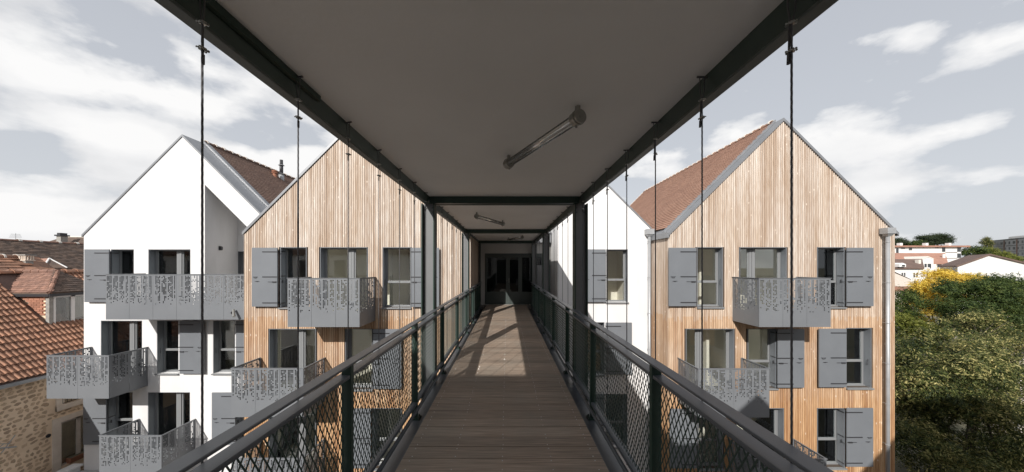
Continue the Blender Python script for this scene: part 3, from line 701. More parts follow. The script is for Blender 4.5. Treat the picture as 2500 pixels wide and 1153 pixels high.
B().prism([(XL - .05, DW + 0.30, ZL + 0.06), (XA, DW + 0.30, ZA + 0.11), (XA, DW + 0.30, ZA + 0.19), (XL - .05, DW + 0.30, ZL + 0.14)], (0, 0.16, 0)).part('verge_flashing', M['zinc'], he)
opening(he, DW, *opsE[0], 'window'); opening(he, DW, *opsE[1], 'door', door_split=0.36); opening(he, DW, *opsE[2], 'window', leaf='R')
opening(he, DW, *opsE[3], 'door', door_split=0.36); opening(he, DW, *opsE[4], 'window', leaf='R'); opening(he, DW, *opsE[5], 'window')
opening(he, DW, *opsE[6], 'door', door_split=0.36); opening(he, DW, *opsE[7], 'window', leaf='R'); opening(he, DW, *opsE[8], 'window')
shutter(he, DW, wx(1633), wx(1700), wz(748), wz(605), 'R'); shutter(he, DW, wx(2068), wx(2133), wz(748), wz(605), 'L')
shutter(he, DW, wx(1899), wx(1964), wz(947), wz(804), 'L'); shutter(he, DW, wx(2000), wx(2066), wz(946), wz(803), 'R')
shutter(he, DW, wx(2068), wx(2132), wz(1140), wz(997), 'L'); shutter(he, DW, wx(1636), wx(1702), wz(1144), wz(999), 'R')
balcony(he, DW, 7.67, 9.86, -0.375, BH, BD, 21); balcony(he, DW, 5.82, 7.99, -3.13, BH, BD, 22); balcony(he, DW, 7.54, 9.73, -5.88, BH, BD, 23)
downpipe(he, 12.78, DW - 0.16, 1.06, GZ)
# ------------------------------------------------------------------ A: left white house with the loggia
XL, XA, XR = -16.22, -12.44, -8.66; ZL = 1.18; ZA = 4.96
ha = thing('white_house', 'white rendered house on the left with pointed gable, corner loggia and brown roof', 'house', (XA, DF + 4, GZ))
XLG = fx(500); FL = -1.62; LD = 1.55
opsA = [(fx(271), fx(327), fz(740), fz(609)), (fx(362), fx(465), FL, fz(609)), (fx(246), fx(347), -4.41, fz(783)), (fx(383), fx(436), fz(912), fz(783)),
        (fx(520), fx(574), fz(912), fz(783)), (fx(263), fx(324), fz(1086), fz(958)), (fx(361), fx(464), -7.16, fz(958)), (fx(574), fx(620), fz(1086), fz(958))]
g = gable_house(ha, DF, XL, XA, XR, ZL, ZA, ZL, 9.5, 0.8)
facade(g, DF, 0.30, XL, XLG, GZ, ZL, opsA); facade(g, DF, 0.30, XLG, XR, GZ, FL, opsA)
sl = lambda x: ZA - (x - XA)
lo = lambda x: sl(x) - 0.98
g.prism([(XL, DF, ZL), (XLG, DF, ZL), (XLG, DF, sl(XLG)), (XA, DF, ZA)], (0, 0.30, 0))
g.prism([(XLG, DF, lo(XLG)), (XR, DF, lo(XR)), (XR, DF, sl(XR)), (XLG, DF, sl(XLG))], (0, 0.30, 0))
# loggia: return wall, back wall, sloping ceiling, floor
g.box(XLG - 0.2, XLG, DF + 0.30, DF + LD, FL, lo(XLG) + .3)
bo = [(XLG + 0.05, fx(640), FL + 0.02, 0.55)]
logx0 = (577 - 1238) / (F / (DF + LD)); 
lops = [(logx0 + 0.0, logx0 + 1.1, FL + 0.05, (650 - 614) / (F / (DF + LD)))]
facade(g, DF + LD, 0.25, XLG, XR, FL, 1.0, lops)
g.prism([(XLG, DF + LD, 1.0), (XR, DF + LD, 1.0), (XR, DF + LD, lo(XR) + .3), (XLG, DF + LD, lo(XLG) + .3)], (0, 0.25, 0))
g.prism([(XLG, DF + 0.30, lo(XLG)), (XR, DF + 0.30, lo(XR)), (XR, DF + 0.30, lo(XR) + 0.2), (XLG, DF + 0.30, lo(XLG) + 0.2)], (0, LD - 0.3, 0))
g.box(XLG, XR, DF + 0.30, DF + LD, FL - 0.2, FL)
g.part('wall', M['white'], ha)
opening(ha, DF + LD, *lops[0], 'door')
for zz_ in (0,):
    rooms(ha, DF, XL, XLG - 0.22, (-14.0,))
B().poly([(XLG, DF + LD + 1.2, FL), (XR, DF + LD + 1.2, FL), (XR, DF + LD + 1.2, 1.2), (XLG, DF + LD + 1.2, 1.2)]).part('room_wall', M['room'], ha)
slabs(ha, DF, XL, XA, XR, ZL, ZA, ZL, 9.5, over=0.03, th=0.06)
slope_tiles(ha, (XR - 0.12, DF + 0.95, ZL + 0.20), (0, 1, 0), (-c, 0, c), 50, 41, 0.168, 0.125, 0.19, M['tilebrown'], th=0.026)
ridge(ha, (XA, DF + 0.95, ZA + 0.10), (0, 1, 0), 21, 0.4, 0.115, M['tilebrown'])
B().prism([(XA, DF + 0.84, ZA + 0.09), (XR + .05, DF + 0.84, ZL + 0.04), (XR + .05, DF + 0.84, ZL + 0.14), (XA, DF + 0.84, ZA + 0.19)], (0, 0.22, 0)).part('verge_flashing', M['zinc'], ha)
opening(ha, DF, *opsA[0], 'window', leaf='L'); opening(ha, DF, *opsA[1], 'door', door_split=0.60); opening(ha, DF, *opsA[2], 'door', door_split=0.60); opening(ha, DF, *opsA[3], 'window')
opening(ha, DF, *opsA[4], 'window'); opening(ha, DF, *opsA[5], 'window', leaf='L'); opening(ha, DF, *opsA[6], 'door', door_split=0.60); opening(ha, DF, *opsA[7], 'window', leaf='L')
shutter(ha, DF, fx(206), fx(266), fz(738), fz(609), 'R'); shutter(ha, DF, fx(438), fx(497), fz(913), fz(784), 'L'); shutter(ha, DF, fx(576), fx(640), fz(913), fz(784), 'L')
shutter(ha, DF, fx(203), fx(259), fz(1086), fz(959), 'R'); shutter(ha, DF, fx(517), fx(574), fz(1086), fz(959), 'R')
balcony(ha, DF, -13.87, -8.98, -0.29, 1.56, BD + .05, 31, nfront=6); balcony(ha, DF, -15.92, -13.76, -3.10, 1.48, BD + .05, 32); balcony(ha, DF, -14.10, -11.94, -5.86, 1.48, BD + .05, 33)
B().box(XLG + 0.004, XLG + 0.07, DF + 0.62, DF + 0.72, 0.66, 0.78).box(XLG + 0.004, XLG + 0.03, DF + 0.60, DF + 0.74, 0.64, 0.80).part('wall_lamp', M['iron'], ha)
# chimney pipes on its roof
zc_ = lambda x: ZA - (x - XA)
fp = thing('flue_pipe', 'dark metal flue pipe with a cowl standing on the brown tile roof', 'chimney', (-12.0, 17.3, 4.6))
xx_, yy_ = -11.95, 17.35
B().tube((xx_, yy_, zc_(xx_) - 0.1), (xx_, yy_, zc_(xx_) + 0.42), 0.13, 14).part('base_collar', M['pipe'], fp, smooth=True)
B().tube((xx_, yy_, zc_(xx_) + 0.42), (xx_, yy_, zc_(xx_) + 0.95), 0.085, 14).part('pipe', M['iron'], fp, smooth=True)
B().tube((xx_, yy_, zc_(xx_) + 0.40), (xx_, yy_, zc_(xx_) + 0.44), 0.20, 14, 0.10).part('storm_collar', M['pipe'], fp)
B().tube((xx_, yy_, zc_(xx_) + 0.86), (xx_, yy_, zc_(xx_) + 0.89), 0.15, 14, 0.11).part('collar_ring', M['pipe'], fp)
B().tube((xx_, yy_, zc_(xx_) + 0.95), (xx_, yy_, zc_(xx_) + 1.15), 0.075, 14).part('cowl', M['iron'], fp)
cpot = thing('chimney_pot', 'short orange clay vent pot beside the dark flue pipe', 'chimney pot', (-12.1, 16.9, 4.6))
xx_, yy_ = -11.95, 16.85
B().tube((xx_, yy_, zc_(xx_) - 0.05), (xx_, yy_, zc_(xx_) + 0.30), 0.10, 12, 0.085).part('pot', M['terracotta'], cpot)
B().tube((xx_, yy_, zc_(xx_) + 0.31), (xx_, yy_, zc_(xx_) + 0.36), 0.13, 12).tube((xx_, yy_, zc_(xx_) + 0.40), (xx_, yy_, zc_(xx_) + 0.44), 0.13, 12).tube((xx_, yy_, zc_(xx_) + 0.30), (xx_, yy_, zc_(xx_) + 0.42), 0.05, 8).part('cap', M['terracotta'], cpot)
# floodlight fixed to the long balcony
fl = thing('floodlight', 'small silver spotlight on a bent arm in front of the long balcony', 'lamp', ((571 - 1238) / 71.0, F / 71.0, -1.55))
px_, pyf = (571 - 1238) / 71.0, F / 71.0
B().tube((px_ - .12, pyf, -1.60), (px_ + .02, pyf - .02, -1.50), 0.012, 8).part('arm', M['chrome'], fl)
B().tube((px_ + .0, pyf - .02, -1.49), (px_ + .10, pyf - .12, -1.72), 0.035, 12, 0.05).part('lamp_head', M['chrome'], fl)
B().box(px_ - .15, px_ - .09, pyf - 0.02, pyf + 0.10, -1.63, -1.57).part('mounting_plate', M['panelgrey'], fl)
# ------------------------------------------------------------------ C: right white house
XL, XA, XR = 1.93, 2.75, 5.50; ZR = 1.42; ZA = ZR + (XR - XA)
hc = thing('white_house', 'white rendered house right of the footbridge, between it and the right timber house', 'house', (4, DF + 3, GZ))
opsC = [(fx(1480), fx(1533), fz(738), fz(609)), (fx(1426), fx(1476), fz(916), fz(787)), (fx(1478), fx(1531), fz(1092), fz(962))]
g = B().box(XL, XL + 0.25, DF + 0.30, DF + 8, GZ, ZR).box(XR - 0.25, XR, DF + 0.30, DF + 8, GZ, ZR)
facade(g, DF, 0.30, XL, XR, GZ, ZR, opsC)
ZLc = ZA - (XA - XL)
g.prism([(XL, DF, ZR), (XR, DF, ZR), (XA, DF, ZA), (XL, DF, ZLc)], (0, 0.30, 0))
g.box(XL, XL + 0.25, DF + 0.30, DF + 8, ZR, ZLc - 0.05)
g.part('wall', M['white'], hc)
rooms(hc, DF, XL, XR, ())
slabs(hc, DF, XL, XA, XR, ZLc, ZA, ZR, 8.0, over=0.03, th=0.055, ex=0.03)
opening(hc, DF, *opsC[0], 'window'); opening(hc, DF, *opsC[1], 'window'); opening(hc, DF, *opsC[2], 'window')
shutter(hc, DF, fx(1421), fx(1479), fz(738), fz(609), 'R'); shutter(hc, DF, fx(1479), fx(1543), fz(915), fz(788), 'L'); shutter(hc, DF, fx(1415), fx(1476), fz(1092), fz(963), 'R')
downpipe(hc, 5.40, DF - 0.12, 1.18, GZ)
# ------------------------------------------------------------------ link building with the glazed doors
SL = 55.5; DL = F / SL
def lx(p): return (p - 1238) / SL
def lz(p): return (650 - p) / SL
hl = thing('link_building', 'low pale link building with dark glazed doors at the far end of the footbridge', 'building', (0.3, DL + 1.5, GZ))
od = (lx(1184), lx(1326), DK + 0.0, lz(619))
g = B(); facade(g, DL, 0.25, -1.24, 1.90, GZ, 1.0, [od]); g.box(-1.24, 1.90, DL + 4.0, DL + 4.2, GZ, 1.0)
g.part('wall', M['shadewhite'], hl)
B().box(-1.24, 1.90, DL + 0.02, DL + 4.2, 1.0, 1.12).part('flat_roof', M['zinc'], hl)
B().box(XC + 1.34, 1.90, DL - 0.30, DL - 0.02, 1.02, 1.40).box(XC + 1.34, 1.91, DL - 0.34, DL + 0.02, 1.40, 1.46).part('cornice', M['zinc'], hl)
B().box(XC + 1.34, 1.90, DL - 0.12, DL - 0.004, -1.55, 0.04).part('wall_panel', M['fargrey'], hl)
B().box(-1.22, XC - 1.12, DL - 0.2, DL - 0.005, 0.80, 1.0).part('bracket_box', M['steel'], hl)
f = B(); y0, y1 = DL - 0.02, DL + 0.07
xs = [lx(1184), lx(1240), lx(1270), lx(1326)]
f.box(xs[0], xs[-1], y0, y1, od[3] - 0.09, od[3])
for i in range(3):
    a, b = xs[i], xs[i + 1]; w = 0.085
    f.box(a, a + w, y0, y1, DK + 0.01, od[3] - 0.09).box(b - w, b, y0 + 0.001, y1, DK + 0.01, od[3] - 0.09).box(a + w, b - w, y0 + 0.01, y1, DK + 0.01, DK + 0.55).box(a + w, b - w, y0 + 0.004, y1, od[3] - 0.18, od[3] - 0.09)
dr = bevel(f.part('glazed_doors', M['doorgrey'], hl), 0.006)
for i in range(3):
    B().box(xs[i] + 0.085, xs[i + 1] - 0.085, y0 + 0.04, y0 + 0.05, DK + 0.55, od[3] - 0.18).part('glass_pane', M['doorglass'], dr, hl)
B().tube((xs[1] + 0.05, y0 - 0.05, DK + 0.95), (xs[1] + 0.05, y0 - 0.05, DK + 1.15), 0.012, 8).box(xs[1] - 0.06, xs[1] - 0.045, y0 - 0.05, y0, DK + 1.02, DK + 1.05).part('door_handle', M['chrome'], dr, hl)
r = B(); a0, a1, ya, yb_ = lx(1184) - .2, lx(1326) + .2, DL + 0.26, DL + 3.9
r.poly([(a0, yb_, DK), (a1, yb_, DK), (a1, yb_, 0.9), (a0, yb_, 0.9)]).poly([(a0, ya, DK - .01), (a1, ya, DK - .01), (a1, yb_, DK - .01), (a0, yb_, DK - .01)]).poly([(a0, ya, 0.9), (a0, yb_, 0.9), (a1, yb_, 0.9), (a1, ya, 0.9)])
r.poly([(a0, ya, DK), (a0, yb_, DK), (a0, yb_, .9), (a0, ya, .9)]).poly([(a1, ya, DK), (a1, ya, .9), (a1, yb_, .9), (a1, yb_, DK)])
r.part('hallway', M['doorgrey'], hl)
bevel(B().box(XC - 1.0, XC + 1.0, DL - 0.22, DL - 0.03, DK - 0.03, DK + 0.006).part('threshold', M['concrete'], hl), 0.003)
# ------------------------------------------------------------------ unseen buildings behind the viewer, shaped for the shade they cast or for reflections
def back_house(label, XL, XA, XR, ZL, ZA, Y, dep, m):
    h = thing('rear_house', label, 'house', (XA, Y - dep / 2, GZ))
    B().prism([(XL, Y, GZ), (XR, Y, GZ), (XR, Y, ZL), (XA, Y, ZA), (XL, Y, ZL)], (0, -dep, 0)).part('wall', m, h)
    B().prism([(XL - .1, Y + .05, ZL - .1), (XA, Y + .05, ZA), (XR + .1, Y + .05, ZL - .1), (XR + .1, Y + .05, ZL), (XA, Y + .05, ZA + .1), (XL - .1, Y + .05, ZL)], (0, -dep - .1, 0)).part('roof', M['tileorange'], h)
    for zz in (-6.8, -4.1, -1.3):
        for q in (0.2, 0.6):
            x = XL + (XR - XL) * q; w_ = B().box(x, x + 1.0, Y, Y + 0.05, zz, zz + 1.9).part('window', M['frame'], h); B().box(x + 0.08, x + 0.92, Y + 0.051, Y + 0.06, zz + .08, zz + 1.82).part('glass_pane', M['fardark'], w_, h)
    return h
back_house('white gabled house behind the viewer at the right of the footbridge entrance', -0.8, 2.75, 5.86, 1.06, 4.15, -3.2, 8, M['white'])
h = thing('rear_house', 'long timber clad house behind the viewer at the garden side', 'house', (12, -7, GZ))
B().prism([(5.9, -3.2, GZ), (18.6, -3.2, GZ), (18.6, -3.2, 1.1), (14.8, -3.2, 4.9), (9.7, -3.2, 4.9), (5.9, -3.2, 1.1)], (0, -8, 0)).part('wall', M['slat'], h)
B().prism([(9.7, -3.15, 4.9), (14.8, -3.15, 4.9), (14.8, -3.15, 5.0), (9.7, -3.15, 5.0)], (0, -8.1, 0)).part('roof', M['tileorange'], h)
for zz in (-6.8, -4.1, -1.3):
    for x in (7.5, 10.5, 13.5, 16.5):
        w_ = B().box(x, x + 1.0, -3.2, -3.15, zz, zz + 1.9).part('window', M['frame'], h); B().box(x + 0.08, x + 0.92, -3.149, -3.14, zz + .08, zz + 1.82).part('glass_pane', M['fardark'], w_, h)
hk = thing('entrance_block', 'flat roofed white entrance block behind the viewer where the footbridge starts', 'building', (-2, -6, GZ))
B().box(-5.2, -1.9, -9, -3.2, GZ, 3.37).box(-1.9, 1.0, -9, -3.22, GZ, 2.85).part('wall', M['white'], hk)
B().box(-5.25, -1.85, -9.05, -3.15, 3.37, 3.40).part('roof_edge', M['zinc'], hk)
B().box(-1.0, 0.9, -3.215, -3.15, DK, 0.6).part('door', M['doorgrey'], hk)
hk = thing('rear_house', 'unseen long pale house added behind the viewer at the left for window reflections', 'house', (-26, -14, GZ))  # unseen house, added to give the left panes something to reflect
B().prism([(-46, -9, GZ), (-9, -9, GZ), (-9, -9, 1.2), (-46, -9, 1.2)], (0, -9, 0)).part('wall', M['white'], hk)
B().prism([(-46.3, -8.7, 1.1), (-8.7, -8.7, 1.1), (-8.7, -13.5, 4.6), (-46.3, -13.5, 4.6)], (0, 0, .15)).prism([(-46.3, -18.3, 1.1), (-8.7, -18.3, 1.1), (-8.7, -13.5, 4.6), (-46.3, -13.5, 4.6)], (0, 0, .15)).part('roof', M['tilebrown'], hk)
for zz in (-6.8, -4.1, -1.3):
    for q in range(10):
        x = -44 + q * 3.4; w_ = B().box(x, x + 1.1, -9, -8.95, zz, zz + 1.9).part('window', M['frame'], hk); B().box(x + 0.08, x + 1.02, -8.949, -8.94, zz + .08, zz + 1.82).part('glass_pane', M['fardark'], w_, hk)
# ================================================================== old stone house on the left
XWF = -17.2; ZE_ = -3.75; XRF = -21.0; ZRF = -0.30
hf = thing('stone_house', 'old rubble stone house with red pantile roof and a dormer at the left edge', 'house', (-20, 12, GZ))
YA, YB = 6.5, 17.5
wops = [(12.62, 13.9, -7.75, -6.02), (12.7, 13.9, -5.35, -4.25)]
g = B()
xsF = sorted({YA, YB, *[o[0] for o in wops], *[o[1] for o in wops]}); zsF = sorted({GZ, ZE_, *[o[2] for o in wops], *[o[3] for o in wops]})
for cc in cells(xsF, zsF, lambda x, z: not any(o[0] < x < o[1] and o[2] < z < o[3] for o in wops)): g.box(XWF - 0.3, XWF, cc[0], cc[1], cc[2], cc[3])
g.box(XWF - 7.3, XWF - 0.3, YA, YA + 0.3, GZ, ZE_).box(XWF - 7.3, XWF - 0.3, YB - 0.3, YB, GZ, ZE_).prism([(XWF, YB - .3, ZE_), (XRF * 2 - XWF, YB - .3, ZE_), (XRF, YB - .3, ZRF - .1)], (0, 0.3, 0))
g.part('wall', M['lime'], hf)
# rubble stones, each its own piece
def stone_mesh(seed):
    rnd = random.Random(seed); g = B(); k = 9; rings = [(1.0, -0.2), (0.97, 0.45), (0.72, 0.85)]
    rad = [rnd.uniform(0.62, 1.22) for _ in range(k)]
    for rr, hh in rings:
        for i in range(k):
            a = 2 * math.pi * i / k; g.v.append((hh, math.cos(a) * rr * rad[i], math.sin(a) * rr * rad[i]))
    g.v.append((1.0, 0, 0)); n = len(g.v) - 1
    for q in range(2):
        for i in range(k): j = (i + 1) % k; g.f.append((q*k + i, q*k + j, (q+1)*k + j, (q+1)*k + i))
    for i in range(k): g.f.append((2*k + i, 2*k + (i + 1) % k, n))
    return g.mesh('stone', M['stone'])
sms = [stone_mesh(i) for i in range(9)]; cnt = 0
z = -3.98; row = 0
while z > -8.3 and cnt < 298:
    y = 10.95 + U(0, 0.12); hh = U(0.10, 0.14)
    while y < 13.4 and cnt < 298:
        w_ = U(0.09, 0.25)
        if not any(o[0] - 0.32 < y + w_/2 < o[1] + 0.32 and o[2] - 0.22 < z < o[3] + 0.24 for o in wops) and R() > 0.08:
            inst('stone', random.choice(sms), hf, (XWF, y + w_ / 2, z + U(-.02, .02)), hf, rot=(U(-.35, .35), 0, 0), scale=(U(0.006, 0.018), w_ * 0.46, hh * U(0.42, 0.60))); cnt += 1
        y += w_ + U(0.0, 0.045)
    z -= hh + 0.022
# its windows
o = wops[0]; X = XWF
g = B().box(X, X + 0.03, o[0] - 0.24, o[0], o[2] - 0.2, o[3] + 0.2).box(X, X + 0.03, o[0], o[1] + .2, o[3], o[3] + 0.2); g.part('window_surround', M['dressed'], hf)
wf = B().box(X - 0.16, X - 0.08, o[0] + 0.0, o[0] + 0.10, o[2], o[3]).box(X - 0.16, X - 0.08, o[0] + 0.52, o[0] + 0.66, o[2], o[3]).box(X - 0.16, X - 0.08, o[0] + 0.1, o[1], o[3] - 0.1, o[3]).box(X - 0.16, X - 0.08, o[0], o[1], o[2], o[2] + .06).part('window', M['cream'], hf)
B().box(X - 0.100, X - 0.095, o[0] + 0.1, o[1], o[2], o[3] - .1).part('glass_pane', M['glass'], wf, hf)
B().box(X - 0.130, X - 0.112, o[0] + 0.01, o[1] - .01, o[2] + .01, o[3] - .01).part('blind', M['blind'], wf, hf)
o = wops[1]
B().box(X, X + 0.04, o[0] - 0.22, o[0], o[2] - 0.2, o[3] + 0.2).box(X, X + 0.07, o[0] - .22, o[1] + .2, o[2] - .2, o[2]).part('window_surround', M['dressed'], hf)
wf = B().box(X - 0.16, X - 0.08, o[0], o[0] + 0.10, o[2], o[3]).box(X - 0.16, X - 0.08, o[0] + 0.5, o[0] + 0.6, o[2], o[3]).part('window', M['cream'], hf)
B().box(X - 0.30, X - 0.20, o[0] - 0.1, o[1] + .1, o[2] - .1, o[3] + .1).part('blind', M['blind'], wf, hf)
g = B().box(X + 0.02, X + 0.05, o[0] - .05, o[1], o[2] + 0.40, o[2] + 0.43).box(X + 0.02, X + 0.05, o[0] - .05, o[1], o[2] + 0.04, o[2] + 0.06)
for k in range(9): g.box(X + 0.028, X + 0.042, o[0] - .05 + k * 0.13, o[0] - .036 + k * 0.13, o[2] + .06, o[2] + .40)
g.part('window_guard', M['iron'], wf, hf)
wb = thing('flower_box', 'terracotta flower box on the sill of the stone house window', 'flower box', (XWF - .05, 13.1, -7.75))
B().prism([(XWF - .10, 12.85, -7.75), (XWF + .06, 12.85, -7.75), (XWF + .09, 12.85, -7.55), (XWF - .12, 12.85, -7.55)], (0, 0.75, 0)).part('trough', M['terracotta'], wb)
B().box(XWF - .09, XWF + .06, 12.88, 13.57, -7.56, -7.545).part('soil', M['ground'], wb)
# ventilation hole and aerial on the wall
B().tube((XWF - .02, 12.28, -6.36), (XWF + .02, 12.28, -6.36), 0.07, 12).part('vent_hole', M['iron'], hf)
an = thing('aerial', 'pale metal aerial fixed low on the rubble stone wall', 'aerial', (XWF + .1, 11.15, -6.1))
B().tube((XWF, 11.10, -6.02), (XWF + 0.35, 11.10, -6.02), 0.012, 6).part('bracket', M['pipe'], an)
B().tube((XWF + .30, 10.9, -6.06), (XWF + .35, 11.25, -6.2), 0.022, 6).part('boom', M['pipe'], an)
B().tube((XWF + .30, 10.95, -6.25), (XWF + .36, 11.22, -5.78), 0.012, 6).tube((XWF + .28, 10.8, -6.1), (XWF + .33, 11.0, -5.95), 0.012, 6).part('element', M['pipe'], an)
# pantile roof
run = abs(XRF - XWF); rise = ZRF - ZE_; Ls = math.hypot(run, rise); vF = Vector((-run / Ls, 0, rise / Ls)); uF = Vector((0, 1, 0)); nF = uF.cross(vF)
B().prism([(XWF + 0.22, YA - .1, ZE_ - .2), (XRF, YA - .1, ZRF - 0.02), (XRF, YA - .1, ZRF - .12), (XWF + 0.22, YA - .1, ZE_ - .30)], (0, YB - YA + .2, 0)).part('roof_deck', M['farbrown'], hf)
B().prism([(XRF, YA - .1, ZRF - 0.02), (XRF * 2 - XWF - .2, YA - .1, ZE_ - .2), (XRF * 2 - XWF - .2, YA - .1, ZE_ - .30), (XRF, YA - .1, ZRF - .12)], (0, YB - YA + .2, 0)).part('roof_slope', M['oldtile'], hf)
TWp, TEx = 0.150, 0.335
def pantile():
    g = B(); k = 7; t = 0.014
    prof = [(0.0, 0.004), (0.02, 0.0), (0.055, 0.0)] + [(0.055 + 0.048 - 0.048 * math.cos(math.pi * i / 6), 0.050 * math.sin(math.pi * i / 6)) for i in range(1, 7)]
    n = len(prof)
    for yy, lift in ((0, 0.030), (TEx * 1.16, -0.008)):
        for dz in (0, -t):
            for a, b in prof: g.v.append((a, yy, b + lift + dz))
    for i in range(n - 1):
        g.f += [(i, i+1, 2*n + i+1, 2*n + i), (n + i, 3*n + i, 3*n + i+1, n + i+1), (i, n + i, n + i+1, i+1)]
    return g
pt = pantile(); ptm = pt.mesh('roof_tile', M['pantile'])
rotM = Matrix((uF, vF, nF)).transposed(); rotE = rotM.to_euler()
DX = (13.38, 15.0, -18.70, -21.0)
rest = B(); cand = []
nj = int((Ls + 0.25) / TEx); ni = int((YB - YA) / TWp)
E0 = Vector((XWF + 0.24, YA, ZE_ - 0.20))
for j in range(nj):
    for i in range(ni):
        p = E0 + uF * (i * TWp) + vF * (j * TEx + U(-.006, .006))
        if DX[0] - .05 < p.y + .1 < DX[1] and p.x < DX[2] + .1: continue
        cand.append(((abs((1238 + p.x * F / p.y) - 100) if p.y > 1 else 1e6), p))
cand.sort(key=lambda t: t[0])
for q, (d_, p) in enumerate(cand):
    if q < 290: inst('roof_tile', ptm, hf, p, hf, rot=rotE)
    else:
        n = len(rest.v); rest.v += [tuple(p + rotM @ Vector(v)) for v in pt.v]; rest.f += [tuple(a + n for a in fc) for fc in pt.f]
rest.part('roof_tiles', M['pantile'], hf, kind='stuff')
ridge(hf, (XRF, YA, ZRF), (0, 1, 0), 27, 0.41, 0.15, M['pantile'], M['pantile'])
B().box(XWF + 0.20, XWF + 0.32, YA - .1, YB, ZE_ - 0.36, ZE_ - 0.25).part('gutter', M['pipe'], hf)
# dormer
y0, y1, xf, xb_ = DX
dm = B().box(xf - 0.02, xf, y0, y0 + 0.10, -2.6, -1.12).box(xf - 0.02, xf, y1 - 0.1, y1, -2.6, -1.12).box(xf - 1.4, xf - 0.05, y0 + 0.03, y0 + 0.2, -2.7, -1.12).box(xf - 1.4, xf - 0.05, y1 - 0.2, y1, -2.7, -1.12).part('dormer', M['lime'], hf)
bk = B().box(0, 0.215, -0.02, 0.03, 0, 0.068).mesh('brick', M['brick'])
for j in range(19):
    for i in range(7):
        x = xf - 0.16 - 0.225 - i * 0.228 - (0.11 if j % 2 else 0); z = -2.62 + j * 0.077
        if ZE_ + (XWF - x) * rise / run - 0.1 > z or z > -1.2: continue
        inst('brick', bk, dm, (x, y0 + 0.015, z), hf)
B().box(xf - 0.14, xf + 0.01, y0 - 0.005, y0 + 0.11, -2.62, -1.12).box(xf - 0.02, xf + 0.01, y0 + .11, y1, -1.24, -1.12).box(xf - .02, xf + .03, y0 + .11, y1, -2.62, -2.52).part('timber_post', M['concrete'], dm, hf)
wfr = B().box(xf - 0.06, xf + 0.0, y0 + 0.13, y0 + 0.2, -2.5, -1.24).box(xf - 0.06, xf, y0 + 0.68, y0 + 0.80, -2.5, -1.24).box(xf - 0.06, xf, y0 + 1.30, y0 + 1.42, -2.5, -1.24).box(xf - 0.06, xf, y0 + 0.2, y0 + 1.3, -2.5, -2.43).box(xf - 0.06, xf, y0 + 0.2, y0 + 1.3, -1.30, -1.24).part('dormer_window', M['farwhite'], dm, hf)
B().box(xf - 0.22, xf - 0.16, y0 + 0.66, y0 + 1.3, -2.5, -1.24).part('curtain', M['curtain'], dm, hf)
B().box(xf - 0.45, xf - 0.40, y0 + 0.1, y1 - .1, -2.6, -1.15).part('dark_room', M['fardark'], dm, hf)
B().box(xf - 0.04, xf - 0.035, y0 + 0.2, y0 + 1.3, -2.43, -1.30).part('glass_pane', M['glass'], dm, hf)
g = B(); zr = -0.26; ze = -1.10; ya, yb_, ym = y0 - 0.12, y1 + 0.12, (y0 + y1) / 2; xe = xf + 0.18; xh = xf - 0.75; xbk = -21.0
g.prism([(xe, ya, ze), (xh, ym, zr), (xbk, ym, zr), (xbk, ya, ze)], (0, 0, -.06)).prism([(xe, yb_, ze), (xh, ym, zr), (xbk, ym, zr), (xbk, yb_, ze)], (0, 0, -.06)).prism([(xe, ya, ze), (xh, ym, zr), (xe, yb_, ze)], (0, 0, -.06))
g.part('dormer_roof', M['oldtile'], dm, hf)
hh_ = math.hypot(ym - ya, zr - ze)
v1 = Vector((0, (ym - ya) / hh_, (zr - ze) / hh_)); u1 = Vector((1, 0, 0))
def clip1(p): t = (p.z - ze) / (zr - ze); return p.x < xe + (xh - xe) * t - 0.02
def st2(O, u, v, nu, nv, w, ex, m, nm, clip):
    o = slope_tiles(hf, O, u, v, nu, nv, w, ex, ex * 1.5, m, nm, 0.008, 0.014, clip); o.parent = dm; return o
st2((xbk - 0.1, ya, ze), u1, v1, 19, 10, 0.165, 0.12, M['dormertile'], 'dormer_tiles', clip1)
hh2 = math.hypot(xe - xh, zr - ze); v2 = Vector((-(xe - xh) / hh2, 0, (zr - ze) / hh2))
def clip2(p): t = (p.z - ze) / (zr - ze); return ya + (ym - ya) * t < p.y < yb_ + (ym - yb_) * t
st2((xe, ya, ze), (0, 1, 0), v2, 12, 11, 0.165, 0.12, M['oldtile'], 'hip_tiles', clip2)
g = B()
a = Vector((xe, ya, ze + .03)); b = Vector((xh, ym, zr + .04))
for k in range(5): g.tube(a + (b - a) * (k / 5), a + (b - a) * ((k + 1.05) / 5), 0.075, 8, 0.06)
for k in range(6): g.tube((xh - k * 0.36, ym, zr + 0.03), (xh - (k + 1.03) * 0.36, ym, zr + .03), 0.10, 8, 0.085)
g.part('hip_ridge_tiles', M['dormertile'], dm, hf)
B().box(xe - .03, xe + .02, ya, yb_, ze - .14, ze - .03).box(xbk, xe - .03, ya - .01, ya + .04, ze - .14, ze - .03).part('eaves_board', M['iron'], dm, hf)
# white terrace wall by the corner of the white house
tw = thing('terrace_wall', 'low white terrace wall with coping at the bottom left beside the white house', 'wall', (-16.4, 11.5, GZ))
B().box(-16.52, -16.28, 9.2, 12.5, GZ, -7.62).part('wall', M['white'], tw)
B().box(-16.60, -16.22, 9.15, 12.55, -7.62, -7.56).part('coping', M['farwhite'], tw)
B().box(-16.27, -15.3, 12.0, 12.5, GZ, -7.8).part('return_wall', M['shadewhite'], tw)
